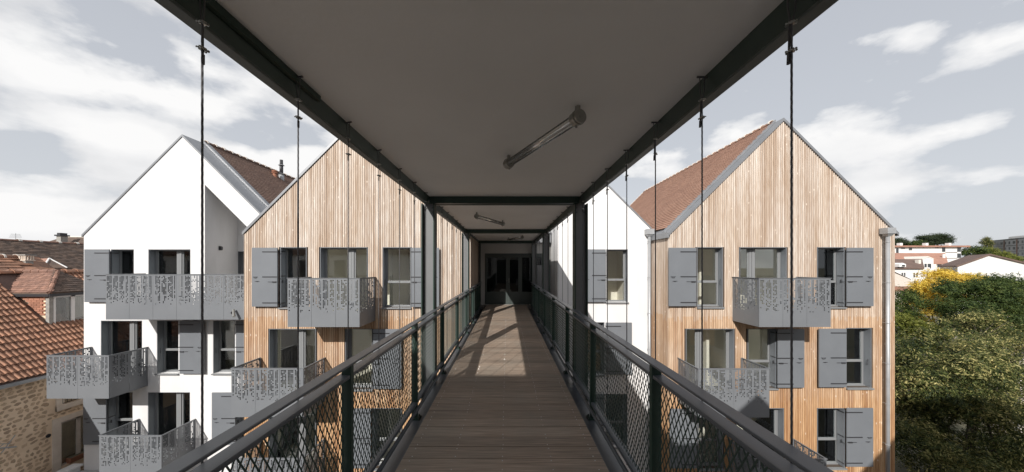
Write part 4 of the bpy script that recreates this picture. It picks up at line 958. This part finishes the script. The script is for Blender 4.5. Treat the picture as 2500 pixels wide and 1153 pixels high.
# ================================================================== other roofs on the left
def far_gable(name, label, cat, XR_, XA_, XB_, ZE2, ZR2, YA_, YB_, roofm, wallm, w=0.30, ex=0.22, tiles=True, rid=None):
    """house with its ridge running away from the viewer; XR_ = eave towards the street"""
    h = thing(name, label, cat, ((XR_ + XB_) / 2, (YA_ + YB_) / 2, GZ))
    B().box(min(XR_, XB_) + .25, max(XR_, XB_) - .25, YA_ + .1, YB_ - .1, GZ, ZE2).prism([(XR_, YA_ + .1, ZE2), (XB_, YA_ + .1, ZE2), (XA_, YA_ + .1, ZR2 - .05)], (0, YB_ - YA_ - .2, 0)).part('wall', wallm, h)
    for xe_, nm in ((XR_, 'roof_slope'), (XB_, 'roof_slope')):
        B().prism([(xe_, YA_, ZE2), (XA_, YA_, ZR2), (XA_, YA_, ZR2 + .08), (xe_, YA_, ZE2 + .08)], (0, YB_ - YA_, 0)).part(nm, roofm, h)
    if tiles:
        L_ = math.hypot(XR_ - XA_, ZR2 - ZE2); v = Vector(((XA_ - XR_) / L_, 0, (ZR2 - ZE2) / L_)); s_ = 1 if XR_ > XA_ else -1
        O = Vector((XR_, YA_ if s_ > 0 else YB_, ZE2 + .08))
        slope_tiles(h, O, (0, s_, 0), v, int((YB_ - YA_) / w) - 1, int(L_ / ex), w, ex, ex * 1.5, roofm, 'roof_tiles', 0.012, 0.022)
    if rid: ridge(h, (XA_, YA_, ZR2 + .04), (0, 1, 0), int((YB_ - YA_) / rid), rid, 0.17, M['dormertile'] if roofm is M['oldtile'] else roofm)
    return h
far_gable('red_roof_house', 'house with a reddish brown tile roof just above the dormer at the left edge', 'house', -24.0, -27.0, -30.0, -1.7, 0.42, 10, 18.9, M['pantile'], M['lime'], w=1.1, ex=0.26, rid=0.5)
far_gable('brown_roof_house', 'long house with a weathered dark brown tile roof and pale ridge at the far left', 'house', -37.0, -45.0, -53.0, -4.3, 2.26, 18, 60, M['oldtile'], M['lime'], w=0.30, ex=0.22, rid=1.35)
hg = thing('hipped_roof_house', 'brown hipped roof rising behind the long dark roof at the far left', 'house', (-84, 63, GZ))
B().box(-92, -76, 60, 68, GZ, 1.8).part('wall', M['lime'], hg)
B().prism([(-92, 59.8, 1.8), (-76, 59.8, 1.8), (-78.6, 64, 5.5), (-86.5, 64, 5.6)], (0, 0, .15)).poly([(-76, 59.8, 1.8), (-76, 68, 1.8), (-78.6, 64, 5.5)]).poly([(-92, 59.8, 1.8), (-86.5, 64, 5.6), (-92, 68, 1.8)]).part('roof', M['oldtile'], hg)
B().tube((-78.6, 64, 5.65), (-75.9, 59.8, 2.0), 0.14, 6).tube((-86.5, 64, 5.72), (-78.6, 64, 5.65), 0.14, 6).part('hip_mortar', M['mortar'], hg)
ck = thing('chimney', 'grey chimney stack with a dark cap on the hipped roof at the far left', 'chimney', (-83.5, 61.5, 3))
B().box(-83.9, -83.1, 61, 62, 2.5, 5.6).part('stack', M['concrete'], ck); B().box(-84.05, -82.95, 60.8, 62.2, 5.6, 5.85).part('cap', M['iron'], ck); B().box(-83.8, -83.2, 61, 62, 5.85, 6.2).part('pot', M['iron'], ck)
ck = thing('chimney', 'low wide concrete chimney with open slotted cap above the red roof', 'chimney', (-26.6, 18.1, -.5))
B().box(-26.75, -26.45, 18.0, 18.3, -0.9, 0.30).part('stack', M['concrete'], ck)
for q in range(4):
    B().box(-26.78 + q * .10, -26.74 + q * .10, 17.98, 18.02, .34, .58).part('cap_post', M['dressed'], ck)
    if q: B().box(-26.48, -26.44, 17.98 + q * 0.10, 18.02 + q * 0.10, 0.34, 0.58).part('cap_post', M['dressed'], ck)
B().box(-26.83, -26.37, 17.93, 18.38, 0.58, 0.64).part('cap', M['concrete'], ck); B().box(-26.80, -26.40, 17.95, 18.35, 0.30, 0.34).part('ledge', M['dressed'], ck)
sg = thing('small_gable_roof', 'small cross gable roof with white verge strips below the long dark roof', 'roof', (-34, 24.5, -3))
Y = 24.0; 
def q3(p, y): return ((p[0] - 1238) * y / F, y, (650 - p[1]) * y / F)
A1, A2, A3, A4, A5 = q3((120, 631), Y), q3((104, 655), Y - 1.0), q3((164, 654), Y + .2), q3((85, 632), Y + 1.6), q3((83, 643), Y + .6)
B().poly([A1, A2, A5, A4]).poly([A1, A2, (A2[0], A2[1], A2[2] - .1), (A1[0], A1[1], A1[2] - .1)]).part('lit_slope', M['dormertile'], sg)  # paler tile than on the front slope, painting this side as sunlit
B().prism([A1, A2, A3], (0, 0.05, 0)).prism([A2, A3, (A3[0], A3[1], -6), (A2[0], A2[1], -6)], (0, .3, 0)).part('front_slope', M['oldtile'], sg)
B().tube(A1, A2, 0.05, 6).tube(A1, A3, 0.05, 6).part('verge_strip', M['farwhite'], sg)
ta = thing('tv_aerial', 'thin rooftop television aerial on the ridge at the far left', 'aerial', (-45, 30.4, 2.3))
g = B().tube((-45, 30.0, 2.2), (-45, 30.0, 3.0), 0.02, 5).part('mast', M['pipe'], ta)
g = B()
for q in range(4): g.tube((-45.3 + .05*q, 29.8, 2.62 + q * .1), (-44.7 - .05*q, 30.2, 2.62 + q * .1), 0.014, 5)
g.part('elements', M['pipe'], ta)
# ================================================================== far houses on the right
def rp(pxx, pyy, D): return ((pxx - 1238) * D / F, D, (650 - pyy) * D / F)
def wins(h, D, lst, m=None, fr=True):
    for (x0, x1, y0, y1) in lst:
        a = rp(x0, y1, D); b = rp(x1, y0, D); t_ = 0.06 * D / 60
        w_ = B().box(a[0] - t_, b[0] + t_, D - 0.08, D - 0.01, a[2] - t_, b[2] + t_).part('window', M['farwhite'], h)
        B().box(a[0], b[0], D - 0.12, D - 0.081, a[2], b[2]).part('pane', M['fardark'], w_, h)
def block(h, D, x0, x1, y0, y1, dep, m, nm='wall'):
    a = rp(x0, y1, D); b = rp(x1, y0, D); B().box(a[0], b[0], D, D + dep, a[2], b[2]).part(nm, m, h)
D = 110.0
h = thing('white_block', 'long low white apartment building with a thin brown roof edge behind the orange roof', 'building', (150, 114, GZ))
block(h, D, 2150, 2346, 604, 700, 10, M['farwhite']); a = rp(2346, 604, D)
B().prism([(a[0], D, GZ), (a[0] + 3.4, D + 6, GZ), (a[0] + 3.4, D + 6, a[2]), (a[0], D, a[2])], (-1, 3, 0)).part('side_wall', M['farwhite'], h)
b0, b1 = rp(2150, 604, D), rp(2361, 599, D); B().box(b0[0], b1[0], D - .8, D + 11, b0[2], b0[2] + .55).part('roof_edge', M['farred'], h)
wins(h, D, [(2187, 2193, 606, 620), (2199, 2209, 605, 608), (2218, 2226, 605, 611), (2282, 2292, 603, 606), (2299, 2307, 603, 615), (2336, 2345, 603, 615), (2336, 2345, 619, 630)])
g = B()
for yy in (616, 630): p0, p1 = rp(2308, yy, D), rp(2336, yy + 1, D); g.box(p0[0], p1[0], D - .15, D - .02, p1[2], p0[2])
g.part('floor_band', M['farbrown'], h)
for xx in (2190, 2215, 2279, 2336):
    p = rp(xx, 599, D); B().box(p[0], p[0] + .9, D + 2, D + 3, p[2] - .3, p[2] + .9).part('chimney', M['farwhite'], h)
D = 84.0
h = thing('orange_roof_house', 'white house with a wide orange roof and a gabled dormer at the right', 'house', (100, 88, GZ))
block(h, D, 2150, 2318, 652, 760, 8, M['farwhite'])
a, b, c1, d1 = rp(2150, 641, D), rp(2315, 643, D), rp(2308, 618, D + 6), rp(2150, 618, D + 6)
B().prism([rp(2150, 643, D - .4), rp(2315, 643, D - .4), c1, d1], (0, 0, -.25)).part('roof', M['farred'], h)
g = B(); p0, p1, p2 = rp(2252, 634, D - 1.5), rp(2280, 634, D - 1.5), rp(2266, 628, D - 1.5)
B().prism([rp(2254, 664, D - 1.5), rp(2279, 664, D - 1.5), rp(2279, 634, D - 1.5), rp(2266, 629, D - 1.5), rp(2254, 634, D - 1.5)], (0, 5, 0)).part('dormer', M['farwhite'], h)
g.prism([p0, p2, (p2[0], p2[1], p2[2] + .25), (p0[0], p0[1], p0[2] + .25)], (0, 5, 0)).prism([p2, p1, (p1[0], p1[1], p1[2] + .25), (p2[0], p2[1], p2[2] + .25)], (0, 5, 0)); g.part('dormer_roof', M['mortar'], h)
wins(h, D - 1.5, [(2256, 2261, 644, 655), (2264, 2272, 644, 655)]); wins(h, D, [(2287, 2298, 646, 653), (2262, 2276, 665, 669)])
p = rp(2304, 630, D + 3); B().tube(p, (p[0], p[1], p[2] + 1.0), .3, 8).part('chimney', M['farwhite'], h)
D = 72.0
h = thing('brown_roof_cottage', 'white cottage with a mottled brown roof and small gabled dormer beside the downpipe', 'house', (88, 76, GZ))
block(h, D, 2150, 2270, 653, 790, 7, M['farwhite'])
B().prism([rp(2150, 654, D - .4), rp(2257, 654, D - .4), rp(2251, 633, D + 5), rp(2150, 633, D + 5)], (0, 0, -.25)).part('roof', M['farbrown'], h)
B().prism([rp(2196, 652, D - .8), rp(2212, 652, D - .8), rp(2212, 645, D - .8), rp(2204, 642, D - .8), rp(2196, 645, D - .8)], (0, 3, 0)).part('dormer', M['farwhite'], h)
wins(h, D - .8, [(2201, 2208, 647, 651)]); wins(h, D, [(2200, 2203, 666, 674), (2206, 2209, 666, 674), (2229, 2232, 666, 677), (2236, 2239, 666, 677), (2230, 2233, 687, 694), (2236, 2238, 687, 694)])
p = rp(2243, 641, D + 2); B().box(p[0], p[0] + .55, D + 2, D + 2.7, p[2] - 1, p[2] + .6).part('chimney', M['mortar'], h)
D = 50.0
h = thing('cream_outbuilding', 'plain cream outbuilding wall with a sloping brown verge next to the downpipe', 'house', (60, 53, GZ))
B().prism([rp(2150, 760, D), rp(2250, 760, D), rp(2223, 682, D), rp(2185, 665, D), rp(2150, 665, D)], (0, 5, 0)).part('wall', M['cream'], h)
B().prism([rp(2150, 652, D), rp(2185, 664, D), rp(2224, 682, D), rp(2224, 683.5, D), rp(2185, 667, D), rp(2150, 655, D)], (0, 5, 0)).part('verge', M['farbrown'], h)
D = 36.0
h = thing('garden_wall', 'low wall with a red tile coping above the hedge at the right', 'wall', (45, 36, GZ))
B().prism([rp(2150, 715, D), rp(2260, 715, D), (rp(2260, 0, D)[0], D, GZ), (rp(2150, 0, D)[0], D, GZ)], (0, .3, 0)).part('wall', M['cream'], h)
B().box(rp(2150, 0, D)[0], rp(2262, 0, D)[0], D - .2, D + .5, rp(0, 712, D)[2], rp(0, 700, D)[2]).part('coping', M['farred'], h)
D = 62.0
h = thing('white_gable_house', 'wide white gable end with a shallow brown roof behind the dark trees at the right', 'house', (88, 70, GZ))
ap = rp(2416, 624, D); le = rp(2338, 652, D); re = rp(2545, 655, D)
E_ = Vector((8.65, 9.0, 0))
B().prism([(le[0], D, GZ), (re[0], D, GZ), re, ap, le], (8.65, 9.0, 0)).part('wall', M['farwhite'], h)
V_ = Vector
B().prism([V_(re) - E_ * .03 + V_((0, 0, .02)), V_(ap) - E_ * .03 + V_((0, 0, .02)), V_(ap) - E_ * .03 + V_((0, 0, .32)), V_(re) - E_ * .03 + V_((0, 0, .32))], E_ * 1.05).part('roof_slope', M['farbrown'], h)
B().prism([V_(ap) - E_ * .03 + V_((0, 0, .02)), V_(le) - E_ * .03 + V_((-.3, 0, -.05)), V_(le) - E_ * .03 + V_((-.3, 0, .25)), V_(ap) - E_ * .03 + V_((0, 0, .32))], E_ * 1.05).part('left_roof_slope', M['farbrown'], h)
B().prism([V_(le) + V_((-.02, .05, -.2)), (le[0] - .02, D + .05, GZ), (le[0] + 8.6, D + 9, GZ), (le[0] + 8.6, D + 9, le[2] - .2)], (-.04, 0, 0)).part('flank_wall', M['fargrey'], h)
for q in (.2, .5, .8):
    p = V_(le) + E_ * q; B().box(p.x - .25, p.x - .05, p.y - .3, p.y + .3, p.z - 2.6, p.z - .9).part('window', M['fardark'], h)
D = 190.0
h = thing('grey_apartment_block', 'grey five storey apartment block with rows of windows at the far right', 'building', (300, 200, GZ))
P0 = Vector(rp(2412, 700, D)); P1 = Vector(rp(2560, 700, D - 34)); u_ = (P1 - P0); u_.z = 0; Lb = u_.length; u_.normalize(); nn = Vector((u_.y, -u_.x, 0)); zt = rp(0, 591, D)[2]
B().obox((P0.x, P0.y, GZ), u_, -nn, (0, 0, 1), Lb, 10, zt - GZ).part('wall', M['fargrey'], h)
B().obox((P0.x, P0.y, zt) , u_, -nn, (0, 0, 1), Lb, 10, .7).part('roof_edge', M['fardark'], h)
B().obox(Vector((P0.x, P0.y, zt + .7)) + u_ * 9 - nn * 3, u_, -nn, (0, 0, 1), 12, 4, 1.4).part('roof_plant', M['farwhite'], h)
for fl_ in range(6):
    zz = zt - 2.1 - fl_ * 3.1
    B().obox(Vector((P0.x, P0.y, zz - 1.1)) + nn * .05, u_, -nn, (0, 0, 1), Lb, .3, .3).part('floor_band', M['fardark'], h)
    for k in range(14):
        q = Vector((P0.x, P0.y, zz)) + u_ * (1.0 + k * 2.9); w_ = 1.0 if k % 3 else 1.5
        B().obox(q + nn * .06, u_, -nn, (0, 0, 1), w_, .2, 1.35).part('window', M['fardark'], h)
for k in range(5):
    q = Vector((P0.x, P0.y, zt - 18)) + u_ * (3.2 + k * 8.7); B().obox(q + nn * .08, u_, -nn, (0, 0, 1), .9, .2, 18).part('stair_strip', M['farbrown'], h)
# glass lean-to and lamp house at the right edge
D = 25.0
h = thing('tiled_lean_to', 'red tiled lean-to with dark glazing at the right edge', 'building', (40, 27, GZ))
a, b, c2, d2 = rp(2465, 708, D), rp(2530, 765, D), rp(2560, 735, D + 3.5), rp(2480, 700, D + 3.5)
B().prism([a, b, rp(2600, 765, D), rp(2600, 706, D + 2)], (0, 0, .1)).part('roof', M['farred'], h)
for k in range(5):
    p = rp(2469 + k * 15, 712, D + .2); B().box(p[0], p[0] + .1, D + .2, D + .3, -6, p[2] - k * .45).part('mullion', M['fargrey'], h)
B().prism([rp(2470, 714, D + .3), (rp(2470, 0, D)[0], D + .3, GZ), (rp(2600, 0, D)[0], D + .3, GZ), rp(2600, 800, D + .3)], (0, .1, 0)).part('glazing', M['fardark'], h)
D = 19.0
h = thing('cream_house', 'cream house corner with a dark red roof at the right edge among the trees', 'house', (31, 21, GZ))
p = rp(2477, 858, D); B().box(p[0], p[0] + 5, D, D + 4, GZ, p[2]).part('wall', M['cream'], h)
B().prism([rp(2474, 851, D - .3), rp(2600, 861, D - .3), rp(2600, 838, D + 2), rp(2484, 843, D + 2)], (0, 0, -.12)).part('roof', M['farbrown'], h)
B().tube((p[0] + .06, D - .08, GZ), (p[0] + .06, D - .08, p[2]), .05, 8).part('downpipe', M['pipe'], h)
ln = thing('wall_lantern', 'small dark wall lantern on the cream house corner', 'lantern', rp(2490, 870, D - .2))
p = rp(2491, 872, D - .2); B().tube((p[0], p[1], p[2] - .12), (p[0], p[1], p[2] + .1), .07, 6, .11).part('lamp_body', M['fardark'], ln); B().tube((p[0], p[1], p[2] + .1), (p[0], p[1], p[2] + .22), .14, 6, .02).tube((p[0], p[1], p[2] + .2), (p[0], D, p[2] + .25), .015, 5).part('cap', M['iron'], ln)
# ================================================================== trees
def leaf_cloud(g, blobs, n, ls, flat=0.5, bias=0.62, clump=14, seed=1, droop=0.0):
    """leaves gathered on twigs spread through ellipsoid blobs (cx, cy, cz, rx, ry, rz)"""
    rnd = random.Random(seed); tot = sum(b[3] * b[5] for b in blobs)
    for b in blobs:
        k = int(n * b[3] * b[5] / tot / clump)
        for _ in range(k):
            d = Vector((rnd.gauss(0, 1), rnd.gauss(0, 1), rnd.gauss(0, 1))).normalized(); rr = bias + (1.06 - bias) * rnd.random() ** 0.7
            rr *= 0.9 + 0.2 * math.sin(d.x * 7 + b[0]) * math.cos(d.z * 6 + b[1])
            c_ = Vector((b[0] + d.x * b[3] * rr, b[1] + d.y * b[4] * rr, b[2] + d.z * b[5] * rr))
            tw_ = Vector((d.x + rnd.uniform(-.6, .6), d.y + rnd.uniform(-.6, .6), d.z * .6 + rnd.uniform(-.5, .5) - droop)).normalized()
            ln_ = ls * rnd.uniform(2.0, 4.2)
            for q in range(clump):
                t = (q + rnd.random()) / clump; p = c_ + tw_ * (t - .3) * ln_ + Vector((rnd.gauss(0, 1), rnd.gauss(0, 1), rnd.gauss(0, .8))) * ls * .55
                a = Vector((rnd.uniform(-1, 1), rnd.uniform(-1, 1), rnd.uniform(-.8, .3) - droop)) + tw_ * .7; a = (a - d * a.dot(d) * .6).normalized(); w = a.cross(Vector((d.x + rnd.uniform(-.5, .5), d.y + rnd.uniform(-.5, .5), d.z + .35 + rnd.uniform(-.4, .4)))).normalized()
                s_ = ls * rnd.uniform(.65, 1.2); n0 = len(g.v); cup = a.cross(w) * s_ * 0.12
                g.v += [tuple(p - a * s_ * .5), tuple(p + w * s_ * flat * .5 + cup), tuple(p + a * s_ * .5), tuple(p - w * s_ * flat * .5 + cup)]
                g.f += [(n0, n0 + 1, n0 + 2), (n0, n0 + 2, n0 + 3)]
def tree(name, label, base, top_, blobs, n, ls, m, seed, flat=0.5, trunk=0.22, droop=0.0, bias=0.62, kind='tree', nsub=16):
    h = thing(name, label, kind, (base[0], base[1], GZ)); rnd = random.Random(seed)
    g = B(); p = Vector((base[0], base[1], GZ)); t = Vector(top_); prev = p; rr = trunk
    pts = [p + (t - p) * k / 5 + Vector((rnd.uniform(-.15, .15), rnd.uniform(-.15, .15), 0)) * (k > 0) for k in range(6)]
    for k in range(5): g.tube(pts[k], pts[k + 1], trunk * (1 - k * .16), 9, trunk * (1 - (k + 1) * .16))
    for b in blobs:
        c_ = Vector(b[:3]); s0 = pts[rnd.randint(2, 4)]; mid = (s0 + c_) / 2 + Vector((0, 0, .2)); g.tube(s0, mid, trunk * .4, 7, trunk * .25); g.tube(mid, c_, trunk * .25, 6, trunk * .1)
        for _ in range(5):
            e = c_ + Vector((rnd.uniform(-1, 1) * b[3], rnd.uniform(-1, 1) * b[4], rnd.uniform(-.6, 1) * b[5])) * .75; g.tube((mid + c_) / 2, e, trunk * .1, 5, trunk * .03)
    g.part('trunk', M['bark'], h)
    sub = []
    for b in blobs:
        for _ in range(nsub):
            d = Vector((rnd.gauss(0, 1), rnd.gauss(0, 1) - .4, rnd.gauss(0, 1) + .35)).normalized(); q = rnd.uniform(.24, .44)
            sub.append((b[0] + d.x * b[3] * .84, b[1] + d.y * b[4] * .84, b[2] + d.z * b[5] * .84, b[3] * q, b[4] * q, b[5] * q * .8))
    g = B(); leaf_cloud(g, sub or blobs, n, ls, flat, 0.66 if sub else bias, seed=seed, droop=droop); g.part('crown', m, h, kind='stuff')
    return h
def rb(pxx, pyy, D, rx, ry, rz): p = rp(pxx, pyy, D); return (p[0], p[1], p[2], rx, ry, rz)
tree('broadleaf_tree', 'large olive green tree with sunlit leaf tips filling the lower right', rp(2370, 900, 16.5), rp(2370, 860, 16.5),
     [rb(2300, 930, 15.5, 2.4, 2.0, 2.3), rb(2420, 905, 16.5, 2.3, 2.0, 2.2), rb(2330, 870, 17.5, 1.9, 1.9, 1.5), rb(2480, 1000, 15.5, 2.2, 2, 2.2), rb(2235, 1010, 15.5, 2.2, 2, 2.3), rb(2360, 1070, 15, 2.6, 2, 2.2), rb(2220, 920, 16.5, 1.5, 1.6, 1.6), rb(2260, 1160, 14.5, 2.4, 2.2, 2.2), rb(2450, 1170, 14.5, 2.6, 2.2, 2.2), rb(2375, 808, 18.5, 1.5, 1.3, 1.0), rb(2400, 790, 18.7, .9, .9, .7), rb(2570, 1050, 15.5, 2.4, 2, 2.6), rb(2410, 1040, 16, 2.2, 2, 2), rb(2500, 880, 17, 1.6, 1.6, 1.4), rb(2440, 830, 18.5, 1.4, 1.4, 1.0), rb(2205, 965, 16.3, 1.4, 1.5, 1.6), rb(2200, 1060, 16.3, 1.6, 1.5, 1.8)],
     120000, 0.14, M['leafbig'], 3, flat=0.34, droop=0.15, bias=0.4, nsub=17)
tree('dark_tree', 'dark green bushy tree in front of the white gable at the right', rp(2380, 760, 26), rp(2380, 740, 26),
     [rb(2372, 740, 26, 2.3, 2.2, 2.0), rb(2425, 745, 26, 2.6, 2.2, 2.3), rb(2330, 795, 25, 1.8, 1.9, 2.0), rb(2465, 720, 27, 1.7, 1.6, 1.3), rb(2400, 820, 24.5, 2.5, 2, 2.2), rb(2450, 835, 24, 1.6, 1.6, 1.8), rb(2368, 715, 26.5, 1.2, 1.2, 1.0), rb(2500, 790, 25, 2.2, 2, 2.2), rb(2500, 735, 26, 1.6, 1.6, 1.2), rb(2385, 725, 27.5, 1.5, 1.3, 1.2), rb(2440, 712, 27.5, 2.0, 1.3, 1.0)],
     78000, 0.16, M['leafdark'], 5, flat=0.42, trunk=.25)
tree('yellow_tree', 'bright yellow autumn tree between the far houses and the dark tree', rp(2300, 720, 31), rp(2300, 700, 31),
     [rb(2290, 694, 30, 2.2, 1.6, 1.2), rb(2330, 690, 32, 1.9, 1.5, .75), rb(2255, 725, 30, 1.3, 1.3, .8), rb(2265, 765, 29.5, 1.1, 1.1, .9), rb(2378, 684, 33, 1.0, .9, .5), rb(2300, 735, 30.5, 1.6, 1.4, .7), rb(2350, 705, 31, 1.6, 1.2, .8), rb(2250, 750, 29, 1.2, 1.1, .7)],
     30000, 0.15, M['leafyellow'], 6, flat=0.5, trunk=.18)
tree('green_shrub', 'light yellowish green shrub in front of the dark hedge beside the downpipe', rp(2215, 800, 23), rp(2215, 790, 23),
     [rb(2215, 812, 23, 1.5, 1.3, 1.0), rb(2250, 835, 22.5, 1.2, 1.2, .9), rb(2180, 800, 23, 1.3, 1.2, 1.1)], 9000, 0.15, M['leafgreen'], 8, trunk=.1, kind='shrub')
tree('dark_hedge_tree', 'dark rounded bush beside the right timber house, left of the yellow tree', rp(2205, 760, 27), rp(2205, 740, 27),
     [rb(2198, 745, 27, 1.2, 1.2, 1.4), rb(2215, 785, 27, 1.0, 1.2, 1.1), rb(2170, 760, 27, 1.6, 1.4, 1.6)], 10000, 0.14, M['leafdark'], 9, trunk=.12)
tree('garden_tree', 'green tree low behind the big olive tree at the right edge', rp(2480, 860, 21), rp(2470, 850, 21), [rb(2440, 905, 20.5, 2.0, 1.5, 1.8), rb(2560, 930, 19, 1.5, 1.5, 1.5), rb(2400, 860, 21.5, 2.2, 1.6, 1.6), rb(2300, 880, 21.5, 2.2, 1.6, 1.6)], 22000, 0.16, M['leafbig'], 10, trunk=.12)
# pine: layered flat plates of needles
def pine(label, D, cx, top_y, base_y, plates, seed):
    h = thing('pine_tree', label, 'tree', (rp(cx, 0, D)[0], D, GZ)); rnd = random.Random(seed)
    t = rp(cx, top_y + 4, D); g = B().tube((t[0] - 1, D, GZ), (t[0] - .3, D, t[2] - 5), .45, 8, .3).tube((t[0] - .3, D, t[2] - 5), t, .3, 8, .1)
    lf = B()
    for (x, y, w, hh) in plates:
        c_ = rp(x, y, D); g.tube((t[0] - .4, D, c_[2] - 1.2), c_, .16, 6, .05)
        leaf_cloud(lf, [(c_[0], c_[1], c_[2], w, w * .8, hh)], int(900 * w), .42, .35, .1, clump=8, seed=seed + int(x))
    g.part('trunk', M['bark'], h); lf.part('crown', M['needles'], h, kind='stuff')
pine('broad dark pine with flat layered crown above the white apartment building', 128.0, 2290, 573, 640, [(2290, 577, 3.6, .8), (2305, 583, 3.0, .8), (2272, 584, 3.4, .8), (2252, 580, 2.2, .5), (2296, 591, 3.4, .8), (2268, 594, 3.2, .8), (2248, 590, 1.6, .4), (2312, 590, 1.8, .5)], 21)
pine('dark pine crown just right of the corner of the right timber house', 128.0, 2192, 583, 640, [(2190, 587, 2.6, .8), (2200, 592, 2.2, .8), (2184, 595, 3, .8), (2208, 598, 1.2, .4)], 22)
for (lab, cx, cy, D, rx, rz, mm, sd_) in (('rounded dark green tree beyond the white apartment building, left of the white gable', 2376, 617, 120, 4.4, 2.2, 'leafdark', 31), ('yellowish green tree in front of the grey apartment block', 2408, 619, 140, 4.4, 2.6, 'leafgreen', 32),
        ('light green tree in front of the right end of the grey apartment block', 2452, 634, 120, 5.6, 2.4, 'leafgreen', 33), ('thin pale poplar at the left end of the grey apartment block', 2408, 597, 185, 2.6, 4.0, 'leafbig', 34), ('dark scrubby tree behind the white apartment building, between the two pines', 2236, 598, 125, 3.4, 1.2, 'leafdark', 35)):
    tree('distant_tree', lab, rp(cx, cy, D), rp(cx, cy, D), [rb(cx - 4, cy + 1, D, rx * .8, rx * .6, rz * .8), rb(cx + 5, cy + 2, D, rx * .8, rx * .6, rz * .7), rb(cx, cy - 1, D, rx * .6, rx * .6, rz)], 3600, .5, M[mm], sd_, trunk=.3)
# a belt of trees and hedges closing the horizon
g = B(); bl = []
rnd = random.Random(5)
for k in range(90):
    a = math.radians(-62 + 124 * k / 89 + rnd.uniform(-.5, .5)); d_ = 230 + rnd.uniform(-15, 30); bl.append((d_ * math.sin(a), d_ * math.cos(a), GZ + 4, 9, 6, rnd.uniform(6, 9)))
leaf_cloud(g, bl, 26000, 1.5, .6, .7, clump=10, seed=77); g.top('distant_wood', M['leafdark'], (0, 230, GZ), kind='stuff', label='far-off dark belt of trees along the horizon', cat='wood')
